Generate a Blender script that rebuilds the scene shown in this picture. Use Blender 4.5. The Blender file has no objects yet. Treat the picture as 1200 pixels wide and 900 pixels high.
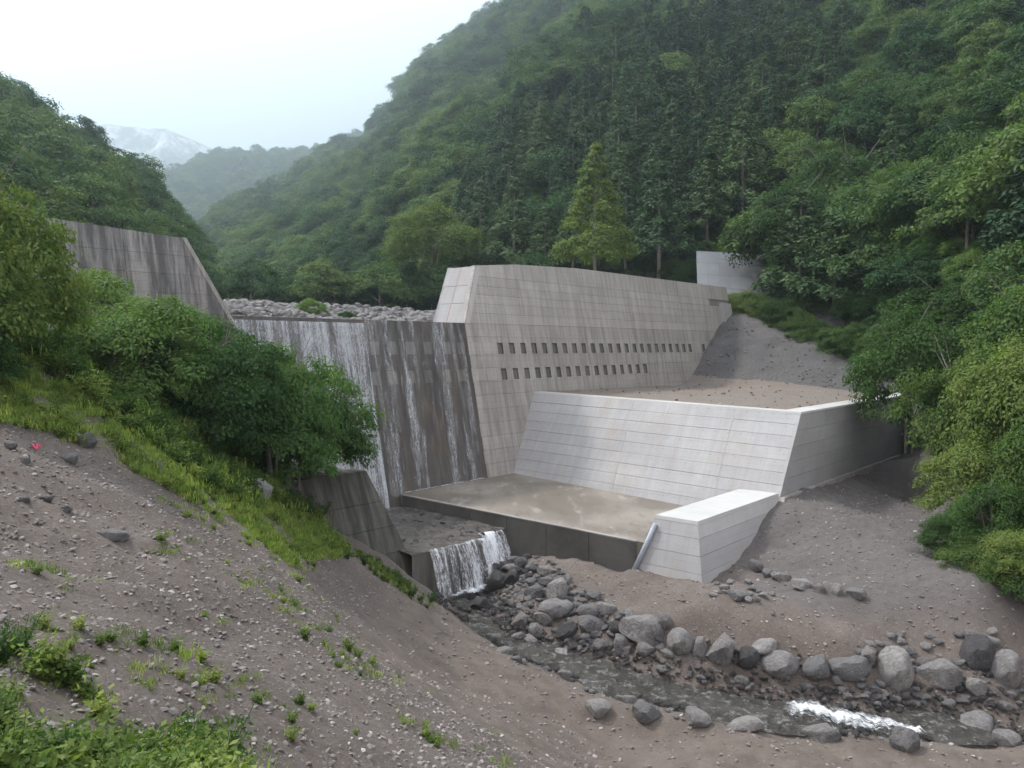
import bpy, math, random
import numpy as np
from mathutils import Vector, noise
random.seed(7); RNG = np.random.default_rng(7)
scene = bpy.context.scene
R = math.radians

# ------------------------------------------------------------------ camera
FL = 920.0; PITCH = R(-2.68)
cam_d = bpy.data.cameras.new('camera'); cam = bpy.data.objects.new('camera', cam_d)
scene.collection.objects.link(cam); scene.camera = cam
cam_d.sensor_fit = 'HORIZONTAL'; cam_d.sensor_width = 36; cam_d.lens = 36*FL/1200
cam_d.clip_start = 0.1; cam_d.clip_end = 20000
cam.location = (0, 0, 0); cam.rotation_euler = (R(90)+PITCH, 0, 0)

# ------------------------------------------------------------------ light
SUN_EL, SUN_AZ = R(55), R(-62)      # azimuth from +Y towards +X
world = bpy.data.worlds.new('World'); scene.world = world; world.use_nodes = True
wn, wl = world.node_tree.nodes, world.node_tree.links
for n in list(wn): wn.remove(n)
sky = wn.new('ShaderNodeTexSky'); sky.sky_type = 'NISHITA'; sky.sun_disc = False
sky.sun_elevation = SUN_EL; sky.sun_rotation = SUN_AZ; sky.dust_density = 5; sky.air_density = 1.2; sky.altitude = 900
tc = wn.new('ShaderNodeTexCoord'); cn = wn.new('ShaderNodeTexNoise'); cn.inputs['Scale'].default_value = 1.6; cn.inputs['Detail'].default_value = 5
wl.new(tc.outputs['Generated'], cn.inputs['Vector'])
cr = wn.new('ShaderNodeMapRange'); cr.inputs[1].default_value = .35; cr.inputs[2].default_value = .65; cr.inputs[3].default_value = .75; cr.inputs[4].default_value = .97
wl.new(cn.outputs['Fac'], cr.inputs[0])
mx = wn.new('ShaderNodeMix'); mx.data_type = 'RGBA'; mx.inputs[7].default_value = (12.2, 11.7, 12.0, 1)
wl.new(cr.outputs[0], mx.inputs[0]); wl.new(sky.outputs[0], mx.inputs[6])
bg = wn.new('ShaderNodeBackground'); bg.inputs[1].default_value = 0.08; wo = wn.new('ShaderNodeOutputWorld')
wl.new(mx.outputs[2], bg.inputs[0]); wl.new(bg.outputs[0], wo.inputs[0])
sun_d = bpy.data.lights.new('sun', 'SUN'); sun_d.energy = 4.2; sun_d.angle = R(6); sun_d.color = (1, .93, .87)
sun = bpy.data.objects.new('sun', sun_d); scene.collection.objects.link(sun)
sd = Vector((math.sin(SUN_AZ)*math.cos(SUN_EL), math.cos(SUN_AZ)*math.cos(SUN_EL), math.sin(SUN_EL)))
sun.rotation_euler = (-sd).to_track_quat('-Z', 'Y').to_euler(); sun.location = sd*300
scene.view_settings.view_transform = 'Standard'; scene.view_settings.look = 'None'
scene.view_settings.gamma = 1; scene.view_settings.exposure = 0.93
scene.cycles.volume_bounces = 1; scene.cycles.max_bounces = 7; scene.cycles.diffuse_bounces = 3
scene.cycles.transparent_max_bounces = 16; scene.cycles.use_denoising = True

# ------------------------------------------------------------------ geometry of the view
CP, SP = math.cos(PITCH), math.sin(PITCH)
def ray(px, py):
    x, y = (px-600)/FL, (450-py)/FL
    return np.array([x, CP-y*SP, SP+y*CP])
def atz(px, py, z): d = ray(px, py); return d*(z/d[2])
def aty(px, py, Y): d = ray(px, py); return d*(Y/d[1])
def proj(P):
    P = np.asarray(P, float); f = P[..., 1]*CP+P[..., 2]*SP; u = -P[..., 1]*SP+P[..., 2]*CP
    f = np.where(f < .1, .1, f)
    return 600+FL*P[..., 0]/f, 450-FL*u/f
U = np.array([.656, .755, 0]); U /= np.linalg.norm(U)      # along the dam axis, to the far right
N = np.array([U[1], -U[0], 0])                              # downstream
D0 = np.array([-.79, 53., 0])
def L(k, t, z): return D0+U*k+N*t+np.array([0, 0, z])
def toL(X, Y): dx, dy = X-D0[0], Y-D0[1]; return dx*U[0]+dy*U[1], dx*N[0]+dy*N[1]
def ft(z): return -0.2*z                                    # batter of the dam's downstream face

# ------------------------------------------------------------------ helpers
col = scene.collection
def tag(o, label=None, cat=None, group=None, kind=None):
    if label: o['label'] = label
    if cat: o['category'] = cat
    if group: o['group'] = group
    if kind: o['kind'] = kind
    return o
def empty(name, loc, label=None, cat=None, group=None, rz=0, s=1):
    o = bpy.data.objects.new(name, None); col.objects.link(o); o.location = loc; o.rotation_euler.z = rz
    o.scale = (s, s, s); o.empty_display_size = .3
    return tag(o, label, cat, group)
def mesh(name, V, F, mat, smooth=False):
    me = bpy.data.meshes.new(name); V = np.asarray(V, float)
    if isinstance(F, np.ndarray):
        nf, k = F.shape; me.vertices.add(len(V)); me.vertices.foreach_set('co', V.ravel())
        me.loops.add(nf*k); me.loops.foreach_set('vertex_index', F.astype(np.int32).ravel())
        me.polygons.add(nf); me.polygons.foreach_set('loop_start', np.arange(0, nf*k, k, dtype=np.int32))
        me.polygons.foreach_set('loop_total', np.full(nf, k, dtype=np.int32)); me.update(calc_edges=True)
    else:
        me.from_pydata([tuple(v) for v in V], [], [tuple(f) for f in F]); me.update()
    me.materials.append(mat)
    if smooth: me.polygons.foreach_set('use_smooth', np.ones(len(me.polygons), bool))
    return me
def obj(name, me, parent=None, loc=(0, 0, 0)):
    o = bpy.data.objects.new(name, me); col.objects.link(o); o.location = loc
    if parent: o.parent = parent
    return o
BOXF = [(0, 3, 2, 1), (4, 5, 6, 7), (0, 1, 5, 4), (1, 2, 6, 5), (2, 3, 7, 6), (3, 0, 4, 7)]
class MB:
    def __init__(s): s.V = []; s.F = []
    def add(s, V, F):
        b = len(s.V); s.V += [np.asarray(v, float) for v in V]; s.F += [tuple(i+b for i in f) for f in F]; return s
    def hexa(s, P): return s.add(P, BOXF)      # 4 bottom, 4 top, both counter-clockwise from above
    def prism(s, A, B):                       # two matching loops
        n = len(A); return s.add(list(A)+list(B), [tuple(reversed(range(n))), tuple(range(n, 2*n))]+[(i, (i+1) % n, n+(i+1) % n, n+i) for i in range(n)])
    def tube(s, pts, rad, seg=6):
        rings = []
        for i, p in enumerate(pts):
            p = Vector(p); d = (Vector(pts[min(i+1, len(pts)-1)])-Vector(pts[max(i-1, 0)])).normalized()
            a = d.cross(Vector((.31, .95, .1))).normalized(); b = d.cross(a)
            rings.append([p+(a*math.cos(6.2832*j/seg)+b*math.sin(6.2832*j/seg))*rad[i] for j in range(seg)])
        V = [v for r in rings for v in r]; F = []
        for i in range(len(pts)-1):
            for j in range(seg): F.append((i*seg+j, i*seg+(j+1) % seg, (i+1)*seg+(j+1) % seg, (i+1)*seg+j))
        F.append(tuple(range(seg))[::-1]); F.append(tuple((len(pts)-1)*seg+j for j in range(seg)))
        return s.add(V, F)
    def build(s, name, mat, parent=None, origin=None, smooth=False):
        o = np.array(parent.location if origin is None and parent is not None else (origin if origin is not None else (0, 0, 0)))
        return obj(name, mesh(name, [v-o for v in s.V], s.F, mat, smooth), parent, (0, 0, 0) if parent else tuple(o))

# ------------------------------------------------------------------ materials
def newmat(name):
    m = bpy.data.materials.new(name); m.use_nodes = True; nt = m.node_tree
    return m, nt, nt.nodes, nt.links, nt.nodes['Principled BSDF']
def nd(ns, typ, **kw):
    n = ns.new(typ)
    for k, v in kw.items():
        if k.startswith('i_'): n.inputs[k[2:].replace('_', ' ')].default_value = v
        else: setattr(n, k, v)
    return n
def tex(ns, ls, scale, detail=4, sc=(1, 1, 1), src='Object', rough=.55):
    t = nd(ns, 'ShaderNodeTexCoord'); n = nd(ns, 'ShaderNodeTexNoise'); n.inputs['Scale'].default_value = scale
    n.inputs['Detail'].default_value = detail; n.inputs['Roughness'].default_value = rough
    mp = nd(ns, 'ShaderNodeMapping'); mp.inputs['Scale'].default_value = sc
    if src == 'Dam':
        g = nd(ns, 'ShaderNodeNewGeometry'); m0 = nd(ns, 'ShaderNodeMapping'); m0.inputs['Rotation'].default_value = (0, 0, -math.atan2(U[1], U[0]))
        ls.new(g.outputs['Position'], m0.inputs['Vector']); ls.new(m0.outputs[0], mp.inputs['Vector'])
    elif src == 'World': g = nd(ns, 'ShaderNodeNewGeometry'); ls.new(g.outputs['Position'], mp.inputs['Vector'])
    else: ls.new(t.outputs[src], mp.inputs['Vector'])
    ls.new(mp.outputs[0], n.inputs['Vector']); return n.outputs['Fac']
def rng(ns, ls, x, a, b, c, d):
    n = nd(ns, 'ShaderNodeMapRange')
    for i, v in enumerate((a, b, c, d)): n.inputs[i+1].default_value = v
    ls.new(x, n.inputs[0]); return n.outputs[0]
def mixc(ns, ls, f, a, b, mode='MIX'):
    n = nd(ns, 'ShaderNodeMix', data_type='RGBA', blend_type=mode)
    for i, v in ((0, f), (6, a), (7, b)):
        if hasattr(v, 'links'): ls.new(v, n.inputs[i])
        else: n.inputs[i].default_value = v if i == 0 else (*v, 1)
    return n.outputs[2]
def bump(ns, ls, h, b, strength=.5, dist=.05):
    n = nd(ns, 'ShaderNodeBump'); n.inputs['Strength'].default_value = strength; n.inputs['Distance'].default_value = dist
    ls.new(h, n.inputs['Height']); ls.new(n.outputs[0], b.inputs['Normal'])

def concrete(name, base, dark, streak=.5, lo=.42, hi=.62, rough=.85, warm=(.34, .28, .21), warmth=.25, ax='U', fine=26):
    m, nt, ns, ls, b = newmat(name)
    big = tex(ns, ls, .35, 5, (1, 1, 1.6), 'World'); A1, A2 = (1, .06) if ax == 'U' else (.06, 1); st = tex(ns, ls, 2.6, 5, (A1, A2, .09), 'Dam', .7); fi = tex(ns, ls, fine, 4, (1, 1, 1), 'World', .7)
    st2 = tex(ns, ls, 8.0, 4, (A1, A2, .05), 'Dam', .65)
    c = mixc(ns, ls, rng(ns, ls, big, .3, .7, 0, 1), base, tuple(x*.82 for x in base))
    c = mixc(ns, ls, rng(ns, ls, st, lo, hi, 0, streak), c, dark)
    c = mixc(ns, ls, rng(ns, ls, st2, .5, .75, 0, streak*.4), c, dark)
    c = mixc(ns, ls, rng(ns, ls, tex(ns, ls, .9, 4, (1, 1, .5), 'World'), .5, .8, 0, warmth), c, warm)
    oi = nd(ns, 'ShaderNodeObjectInfo')
    c = mixc(ns, ls, 1.0, c, mixc(ns, ls, oi.outputs['Random'], (.93, .93, .93), (1.05, 1.05, 1.05)), 'MULTIPLY')
    geo = nd(ns, 'ShaderNodeNewGeometry'); sx_ = nd(ns, 'ShaderNodeSeparateXYZ'); ls.new(geo.outputs['Position'], sx_.inputs[0])
    fr = nd(ns, 'ShaderNodeMath', operation='PINGPONG'); fr.inputs[1].default_value = .15; ls.new(sx_.outputs[2], fr.inputs[0])
    brk = tex(ns, ls, 1.3, 3, (1, 1, 3), 'World')
    lm = nd(ns, 'ShaderNodeMath', operation='MULTIPLY'); ls.new(rng(ns, ls, fr.outputs[0], .018, .0, 0, 1), lm.inputs[0]); ls.new(rng(ns, ls, brk, .4, .6, .08, .5), lm.inputs[1])
    c = mixc(ns, ls, lm.outputs[0], c, dark)
    c = mixc(ns, ls, 1.0, c, mixc(ns, ls, rng(ns, ls, fi, .3, .7, 0, 1), (.86, .86, .86), (1.1, 1.1, 1.1)), 'MULTIPLY')
    ls.new(c, b.inputs['Base Color']); b.inputs['Roughness'].default_value = rough
    bump(ns, ls, fi, b, .35, .02)
    return m
M = {}
M['dam'] = concrete('weathered_concrete', (.39, .362, .33), (.15, .135, .125), .6)
M['damtop'] = concrete('grey_lift_concrete', (.42, .39, .36), (.18, .165, .155), .5)
M['damold'] = concrete('old_dark_concrete', (.30, .28, .27), (.075, .07, .066), .9, .40, .58)
M['new'] = concrete('new_concrete', (.40, .39, .39), (.25, .235, .22), .28, ax='N', warmth=.4)
M['newtop'] = concrete('clean_new_concrete', (.47, .455, .44), (.32, .31, .30), .3, warmth=.05)
M['core'] = concrete('joint_concrete', (.24, .22, .20), (.10, .09, .08), .5)
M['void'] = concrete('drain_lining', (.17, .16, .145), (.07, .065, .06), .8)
M['wet'] = concrete('wet_spillway_concrete', (.095, .08, .07), (.038, .033, .03), .8, .44, .62, rough=.5, warm=(.15, .105, .06), warmth=.5)
M['wetpatch'] = concrete('wet_filled_concrete', (.19, .17, .155), (.06, .055, .05), .8, rough=.5)
M['mossy'] = concrete('mossy_concrete', (.15, .14, .125), (.035, .036, .028), .95, .34, .56, warm=(.1, .07, .045), warmth=.5)
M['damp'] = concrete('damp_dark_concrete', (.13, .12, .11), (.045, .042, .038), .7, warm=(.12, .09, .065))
M['shot'] = concrete('slope_concrete', (.21, .22, .24), (.2, .2, .2), .5)

def m_apron():
    m, nt, ns, ls, b = newmat('apron_concrete')
    a = tex(ns, ls, .22, 5, (1, 1, 1), 'World'); w = tex(ns, ls, 1.3, 6, (1, .35, 1), 'World', .65); f = tex(ns, ls, 18, 4, (1, 1, 1), 'World')
    c = mixc(ns, ls, rng(ns, ls, a, .42, .58, 0, 1), (.14, .115, .09), (.235, .205, .172))
    c = mixc(ns, ls, rng(ns, ls, w, .56, .68, 0, .7), c, (.34, .31, .275))
    c = mixc(ns, ls, rng(ns, ls, w, .44, .3, 0, .7), c, (.10, .08, .06))
    c = mixc(ns, ls, rng(ns, ls, f, .3, .7, 0, .3), c, (.16, .14, .11))
    ls.new(c, b.inputs['Base Color']); ls.new(rng(ns, ls, a, .4, .62, .45, .75), b.inputs['Roughness'])
    bump(ns, ls, f, b, .3, .02); return m
M['apron'] = m_apron()

def m_ground(name, c1, c2, c3, grass=False, bs=.06, light=(.36, .33, .31)):
    m, nt, ns, ls, b = newmat(name)
    a = tex(ns, ls, .35, 5, (1, 1, 1), 'World'); f = tex(ns, ls, 5, 6, (1, 1, 1), 'World', .75); g = tex(ns, ls, 26, 4, (1, 1, 1), 'World', .7)
    c = mixc(ns, ls, rng(ns, ls, a, .35, .65, 0, 1), c1, c2)
    c = mixc(ns, ls, rng(ns, ls, f, .45, .7, 0, .8), c, c3)
    geo = nd(ns, 'ShaderNodeNewGeometry')
    for sc, thr, amt in ((9, .16, .75), (22, .2, .7)):
        v = nd(ns, 'ShaderNodeTexVoronoi'); v.inputs['Scale'].default_value = sc; ls.new(geo.outputs['Position'], v.inputs['Vector'])
        sep = nd(ns, 'ShaderNodeSeparateColor'); ls.new(v.outputs['Color'], sep.inputs[0])
        pick = rng(ns, ls, sep.outputs[0], .62, .8, 0, amt); near = rng(ns, ls, v.outputs['Distance'], thr*2.2, thr, 0, 1)
        mu = nd(ns, 'ShaderNodeMath', operation='MULTIPLY'); ls.new(pick, mu.inputs[0]); ls.new(near, mu.inputs[1])
        c = mixc(ns, ls, mu.outputs[0], c, mixc(ns, ls, sep.outputs[1], (.11, .105, .1), light))
    c = mixc(ns, ls, rng(ns, ls, g, .35, .65, 0, .35), c, (.05, .042, .036))
    if grass:
        at = nd(ns, 'ShaderNodeAttribute', attribute_name='grass')
        gg = tex(ns, ls, 3.5, 5, (1, 1, 1), 'World', .7)
        ad = nd(ns, 'ShaderNodeMath', operation='ADD'); ls.new(at.outputs['Fac'], ad.inputs[0]); ls.new(gg, ad.inputs[1])
        c = mixc(ns, ls, rng(ns, ls, ad.outputs[0], .95, 1.15, 0, .85), c, mixc(ns, ls, rng(ns, ls, g, .3, .7, 0, 1), (.07, .10, .02), (.16, .19, .045)))
        ga = nd(ns, 'ShaderNodeAttribute', attribute_name='grey'); c = mixc(ns, ls, rng(ns, ls, ga.outputs['Fac'], 0, 1, 0, .75), c, mixc(ns, ls, rng(ns, ls, gg, .35, .65, 0, 1), (.075, .068, .068), (.125, .112, .11)))  # grey attribute: gravel tone darkened to carry the tree shade
        wt = nd(ns, 'ShaderNodeAttribute', attribute_name='smooth')
        sm = tex(ns, ls, 1.6, 5, (1, 1, 1), 'World', .6)
        c = mixc(ns, ls, rng(ns, ls, wt.outputs['Fac'], 0, 1, 0, .75), c, mixc(ns, ls, rng(ns, ls, sm, .35, .65, 0, 1), (.115, .09, .074), (.19, .152, .126)))
    ls.new(c, b.inputs['Base Color']); b.inputs['Roughness'].default_value = .95
    f2 = tex(ns, ls, 14, 6, (1, 1, 1), 'World', .8); bump(ns, ls, f2, b, 1.0, bs); return m
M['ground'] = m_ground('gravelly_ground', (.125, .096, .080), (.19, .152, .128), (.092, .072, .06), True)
M['backfill'] = m_ground('backfill_gravel', (.08, .076, .076), (.125, .117, .115), (.065, .06, .06), bs=.1)
M['dirt'] = m_ground('brown_dirt', (.20, .15, .115), (.21, .185, .16), (.16, .125, .1))
M['riverbed'] = m_ground('riverbed_gravel', (.2, .19, .185), (.3, .28, .27), (.15, .13, .12))
def m_forest(name, a, b2):
    m, nt, ns, ls, b = newmat(name)
    f = tex(ns, ls, .12, 6, (1, 1, 1), 'World', .7)
    ls.new(mixc(ns, ls, rng(ns, ls, f, .35, .65, 0, 1), a, b2), b.inputs['Base Color']); b.inputs['Roughness'].default_value = 1
    bump(ns, ls, f, b, 1, 2.0); return m
M['understory'] = m_forest('forest_floor', (.018, .028, .012), (.04, .055, .02))
def m_rockmtn():
    m, nt, ns, ls, b = newmat('mountain_rock')
    f = tex(ns, ls, .02, 8, (1, 1, .45), 'World', .8)
    ls.new(mixc(ns, ls, rng(ns, ls, f, .47, .6, 0, .9), (.06, .075, .065), (.85, .82, .80)), b.inputs['Base Color']); b.inputs['Roughness'].default_value = 1
    return m
M['mtn'] = m_rockmtn()
def m_rock(name, a, c2, rough=.85, wet=False):
    m, nt, ns, ls, b = newmat(name)
    f = tex(ns, ls, 2.2, 6, (1, 1, 1), 'Object', .65); g = tex(ns, ls, 14, 5, (1, 1, 1), 'Object', .7); h = tex(ns, ls, 60, 3, (1, 1, 1), 'Object', .7)
    oi = nd(ns, 'ShaderNodeObjectInfo'); c = mixc(ns, ls, oi.outputs['Random'], a, c2)
    c = mixc(ns, ls, rng(ns, ls, f, .35, .65, 0, .6), c, tuple(x*.55 for x in a))
    c = mixc(ns, ls, rng(ns, ls, g, .52, .7, 0, .45), c, tuple(min(.6, x*1.7) for x in c2))
    c = mixc(ns, ls, rng(ns, ls, h, .5, .7, 0, .6), c, (.06, .052, .05)); c = mixc(ns, ls, rng(ns, ls, tex(ns, ls, 5, 6, (1, 1, 1), 'Object', .8), .45, .6, 0, .5), c, tuple(x*.45 for x in c2))
    ls.new(c, b.inputs['Base Color']); b.inputs['Roughness'].default_value = rough
    bump(ns, ls, tex(ns, ls, 4, 8, (1, 1, 1), 'Object', .75), b, 1.0, .25); return m
M['rock'] = m_rock('boulder_rock', (.18, .172, .175), (.38, .35, .335))
M['rockpale'] = m_rock('pale_boulder_rock', (.34, .315, .30), (.44, .41, .39))
M['rockwet'] = m_rock('wet_boulder_rock', (.07, .065, .065), (.13, .12, .12), .35)
def m_pebble():
    m, nt, ns, ls, b = newmat('pebbles'); oi = nd(ns, 'ShaderNodeObjectInfo'); cr = nd(ns, 'ShaderNodeValToRGB'); e = cr.color_ramp.elements
    e[0].color = (.13, .115, .11, 1); e[1].color = (.36, .335, .315, 1); x = e.new(.55); x.color = (.18, .155, .14, 1); x = e.new(.85); x.color = (.23, .205, .19, 1)
    ls.new(oi.outputs['Random'], cr.inputs[0]); ls.new(cr.outputs[0], b.inputs['Base Color']); b.inputs['Roughness'].default_value = .9; return m
M['pebble'] = m_pebble()
M['bark'] = m_rock('bark', (.15, .125, .105), (.30, .26, .23), .95)

def m_leaf(name, ramp, tr=.3, hue=.5):
    m, nt, ns, ls, b = newmat(name)
    oi = nd(ns, 'ShaderNodeObjectInfo'); cr = nd(ns, 'ShaderNodeValToRGB'); e = cr.color_ramp.elements
    for i, (p, c) in enumerate(ramp):
        el = e[i] if i < 2 else e.new(p); el.position = p; el.color = (*c, 1)
    f = tex(ns, ls, 3.5, 3, (1, 1, 1), 'Object', .6)
    geo = nd(ns, 'ShaderNodeNewGeometry')
    a1 = nd(ns, 'ShaderNodeMath', operation='MULTIPLY_ADD'); a1.inputs[1].default_value = .28; ls.new(geo.outputs['Random Per Island'], a1.inputs[0]); ls.new(rng(ns, ls, f, .3, .7, -.25, .2), a1.inputs[2])
    a2 = nd(ns, 'ShaderNodeMath', operation='MULTIPLY_ADD', use_clamp=True); a2.inputs[1].default_value = .82; ls.new(oi.outputs['Random'], a2.inputs[0]); ls.new(a1.outputs[0], a2.inputs[2])
    ls.new(a2.outputs[0], cr.inputs[0])
    ls.new(cr.outputs[0], b.inputs['Base Color']); b.inputs['Roughness'].default_value = .7; b.inputs['Specular IOR Level'].default_value = .12
    t = nd(ns, 'ShaderNodeBsdfTranslucent'); ls.new(mixc(ns, ls, 1.0, cr.outputs[0], (1.3, 1.5, .6), 'MULTIPLY'), t.inputs[0])
    ms = nd(ns, 'ShaderNodeMixShader'); ms.inputs[0].default_value = tr
    ls.new(b.outputs[0], ms.inputs[1]); ls.new(t.outputs[0], ms.inputs[2]); ls.new(ms.outputs[0], ns['Material Output'].inputs['Surface']); return m
M['leaf'] = m_leaf('forest_leaves', [(0, (.018, .045, .02)), (1, (.12, .17, .05)), (.5, (.045, .095, .034))])
M['leafnear'] = m_leaf('near_leaves', [(0, (.022, .048, .014)), (1, (.15, .19, .05)), (.5, (.055, .105, .028))], .35)
M['leafyel'] = m_leaf('yellow_green_leaves', [(0, (.04, .075, .02)), (1, (.19, .20, .05)), (.5, (.08, .135, .034))], .35)
M['needle'] = m_leaf('cedar_needles', [(0, (.026, .056, .03)), (1, (.085, .13, .05)), (.5, (.048, .09, .04))], .15)
M['leafshrub'] = m_leaf('shrub_leaves', [(0, (.028, .062, .02)), (1, (.135, .20, .055)), (.5, (.065, .13, .038))], .35)
M['weed'] = m_leaf('weed_leaves', [(0, (.06, .10, .025)), (1, (.26, .29, .09)), (.5, (.13, .185, .05))], .35)
M['grass'] = m_leaf('grass_blades', [(0, (.11, .16, .04)), (1, (.36, .38, .12)), (.5, (.21, .30, .07))], .3)

def m_fall(name, lo, hi, dens, sc=1.0, col_=(.82, .84, .88)):
    m, nt, ns, ls, b = newmat(name)
    a = tex(ns, ls, 5*sc, 6, (1, .15, .13), 'Dam', .8); f = tex(ns, ls, 13*sc, 5, (1, .15, .4), 'Dam', .85); g = tex(ns, ls, 1.1*sc, 3, (1, .15, .06), 'Dam')
    s1 = nd(ns, 'ShaderNodeMath', operation='ADD'); ls.new(a, s1.inputs[0]); ls.new(f, s1.inputs[1])
    s2 = nd(ns, 'ShaderNodeMath', operation='ADD'); ls.new(s1.outputs[0], s2.inputs[0]); ls.new(g, s2.inputs[1])
    at = nd(ns, 'ShaderNodeAttribute', attribute_name='edge'); s3 = nd(ns, 'ShaderNodeMath', operation='ADD'); ls.new(s2.outputs[0], s3.inputs[0]); ls.new(rng(ns, ls, at.outputs['Fac'], 0, 1, -.9, 0), s3.inputs[1])
    fac = rng(ns, ls, s3.outputs[0], lo, hi, 0, dens)
    tr = nd(ns, 'ShaderNodeBsdfTransparent'); ms = nd(ns, 'ShaderNodeMixShader')
    b.inputs['Base Color'].default_value = (*col_, 1); b.inputs['Roughness'].default_value = .35
    ls.new(fac, ms.inputs[0]); ls.new(tr.outputs[0], ms.inputs[1]); ls.new(b.outputs[0], ms.inputs[2])
    ls.new(ms.outputs[0], ns['Material Output'].inputs['Surface']); bump(ns, ls, f, b, .6, .1); return m
M['fall_dense'] = m_fall('falling_water', 1.28, 1.85, .78, 1.5)
M['fall_thin'] = m_fall('thin_falling_water', 1.5, 1.95, .62, 1.25)
M['fall_low'] = m_fall('white_falling_water', 1.36, 1.72, .92, 1.0, (.9, .92, .95))
M['foam'] = m_fall('foam', 1.25, 1.6, .9, 1.5, (.92, .94, .96))
def m_water(name, base, alpha, bs=.25, streaky=(1, 1, 1)):
    m, nt, ns, ls, b = newmat(name)
    f = tex(ns, ls, 3.5, 5, streaky, 'World', .7); w = tex(ns, ls, 1.2, 5, streaky, 'World', .65)
    ls.new(mixc(ns, ls, rng(ns, ls, f, .52, .68, 0, .6), mixc(ns, ls, rng(ns, ls, w, .4, .6, 0, 1), base, tuple(x*1.9 for x in base)), (.40, .40, .40)), b.inputs['Base Color'])
    b.inputs['Roughness'].default_value = .22; b.inputs['Alpha'].default_value = alpha; b.inputs['IOR'].default_value = 1.33
    bump(ns, ls, f, b, 1.0, bs); return m
M['water'] = m_water('stream_water', (.05, .046, .04), .85)
M['film'] = m_water('shallow_water_film', (.10, .09, .08), .75, .3)
def m_plain(name, c, rough=.5, metal=0):
    m, nt, ns, ls, b = newmat(name); f = tex(ns, ls, 9, 4, (1, 1, 1), 'World')
    ls.new(mixc(ns, ls, rng(ns, ls, f, .3, .7, 0, .5), c, tuple(x*.6 for x in c)), b.inputs['Base Color']); b.inputs['Roughness'].default_value = rough; b.inputs['Metallic'].default_value = metal; return m
M['pipe'] = m_plain('grey_pipe', (.34, .37, .42), .45)
M['pink'] = m_plain('pink_tape', (.8, .08, .2), .6)
M['rust'] = m_plain('rust_stain', (.36, .27, .23), .9)

# ------------------------------------------------------------------ terrain: downstream ground sheet (thin plate spline through surveyed points)
def tps_fit(P, lam=.02):
    P = np.asarray(P, float); n = len(P); d = np.linalg.norm(P[:, None, :2]-P[None, :, :2], axis=2)
    K = d**2*np.log(d+1e-9); K[d == 0] = 0; K += np.eye(n)*lam
    A = np.zeros((n+3, n+3)); A[:n, :n] = K; A[:n, n] = 1; A[:n, n+1:] = P[:, :2]; A[n, :n] = 1; A[n+1:, :n] = P[:, :2].T
    w = np.linalg.solve(A, np.r_[P[:, 2], 0, 0, 0]); return P[:, :2], w
def tps_eval(T, X, Y):
    C, w = T; out = np.full(X.shape, w[-3])+w[-2]*X+w[-1]*Y
    for (cx, cy), wi in zip(C, w[:-3]):
        r2 = (X-cx)**2+(Y-cy)**2+1e-12; out += wi*.5*r2*np.log(r2)
    return out
ctl = []
for px, py, Y in [(0,900,5.2),(150,900,5.8),(300,900,7),(450,900,9),(600,900,12.5),(640,900,14.8),(0,780,7),(150,780,8.2),(300,780,10),(450,800,13),(560,850,15.8),
                  (0,650,10),(150,650,12),(300,680,14.5),(400,730,18),(440,765,18),(0,560,12.5),(100,560,14.5),(200,600,16),(300,640,19),
                  (0,500,15),(50,470,18),(100,450,21.5),(20,415,21),(150,482,22.5),(250,545,25),(350,608,28),(420,652,29.5),(480,692,30.5),(530,722,29.5),
                  (480,745,25),(520,800,21),(560,828,19.8),(620,850,20.5),(560,770,26)]:
    ctl.append(aty(px, py, Y))
for px, py, z in [(700,900,-11.95),(650,830,-11.5),(700,860,-11.9),(800,870,-12.05),(900,890,-12.2),(1050,890,-12.3),(1200,890,-12.35),(820,900,-12.1),(1000,870,-12.2),
                  (600,772,-11.55),(650,789,-11.65),(740,822,-11.8),(800,838,-11.9),(900,862,-12.1),(1000,858,-12.2),(1100,872,-12.3),(1200,872,-12.3),
                  (620,712,-10.9),(660,680,-10.2),(700,690,-10.2),(760,690,-10),(800,730,-10.35),(900,740,-10.4),(1000,760,-10.7),(1100,740,-10.4),(1200,740,-10.3),
                  (640,655,-10),(700,668,-9.95),(760,682,-9.95),(880,690,-9.85),(950,700,-9.8),(1050,690,-9.5),(1150,690,-9.0),
                  (700,740,-11.1),(780,765,-11.3),(860,782,-11.4),(950,795,-11.6),(1050,800,-11.7),(1150,815,-11.8),(1200,812,-11.8),(600,728,-11.3)]:
    ctl.append(atz(px, py, z))
STREAM = [((500,706,-11.35),(540,700,-11.35)),((545,740,-11.5),(590,727,-11.45)),((600,770,-11.6),(640,745,-11.55)),((660,791,-11.7),(700,762,-11.65)),((740,822,-11.85),(760,785,-11.8)),
          ((800,836,-11.95),(840,795,-11.85)),((880,850,-12.05),(920,812,-12)),((960,856,-12.2),(1000,815,-12.1)),((1060,866,-12.3),(1080,828,-12.2)),((1140,868,-12.4),(1160,835,-12.3)),((1260,872,-12.5),(1270,840,-12.4))]
stream_pts = []
for a, b in STREAM:
    A, B = atz(*a), atz(*b); stream_pts.append((A, B)); c = (A+B)/2; c[2] -= .45; ctl.append(c)
for p in [(0,0,-1.7),(-6,0,-1.9),(-14,4,-.6),(-20,12,1.0),(-20,22,1.5),(-26,30,2),(3,3,-3.0),(8,2,-5.5),(14,6,-9),(6,10,-7.5),(12,14,-11.2),(22,12,-12),(32,14,-12),(30,22,-11.5),(40,30,-6),
          (36,34,-7),(28,30,-9.4),(-14,30,-2.5),(-18,38,-1),(-24,45,0),(-11,31,-5.2),(-12,35,-5.0),(24,40,-7.6),(28,44,-6),(34,50,-1),(24,36,-8.6),(20,33,-9.2)]: ctl.append(np.array(p, float))
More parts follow.
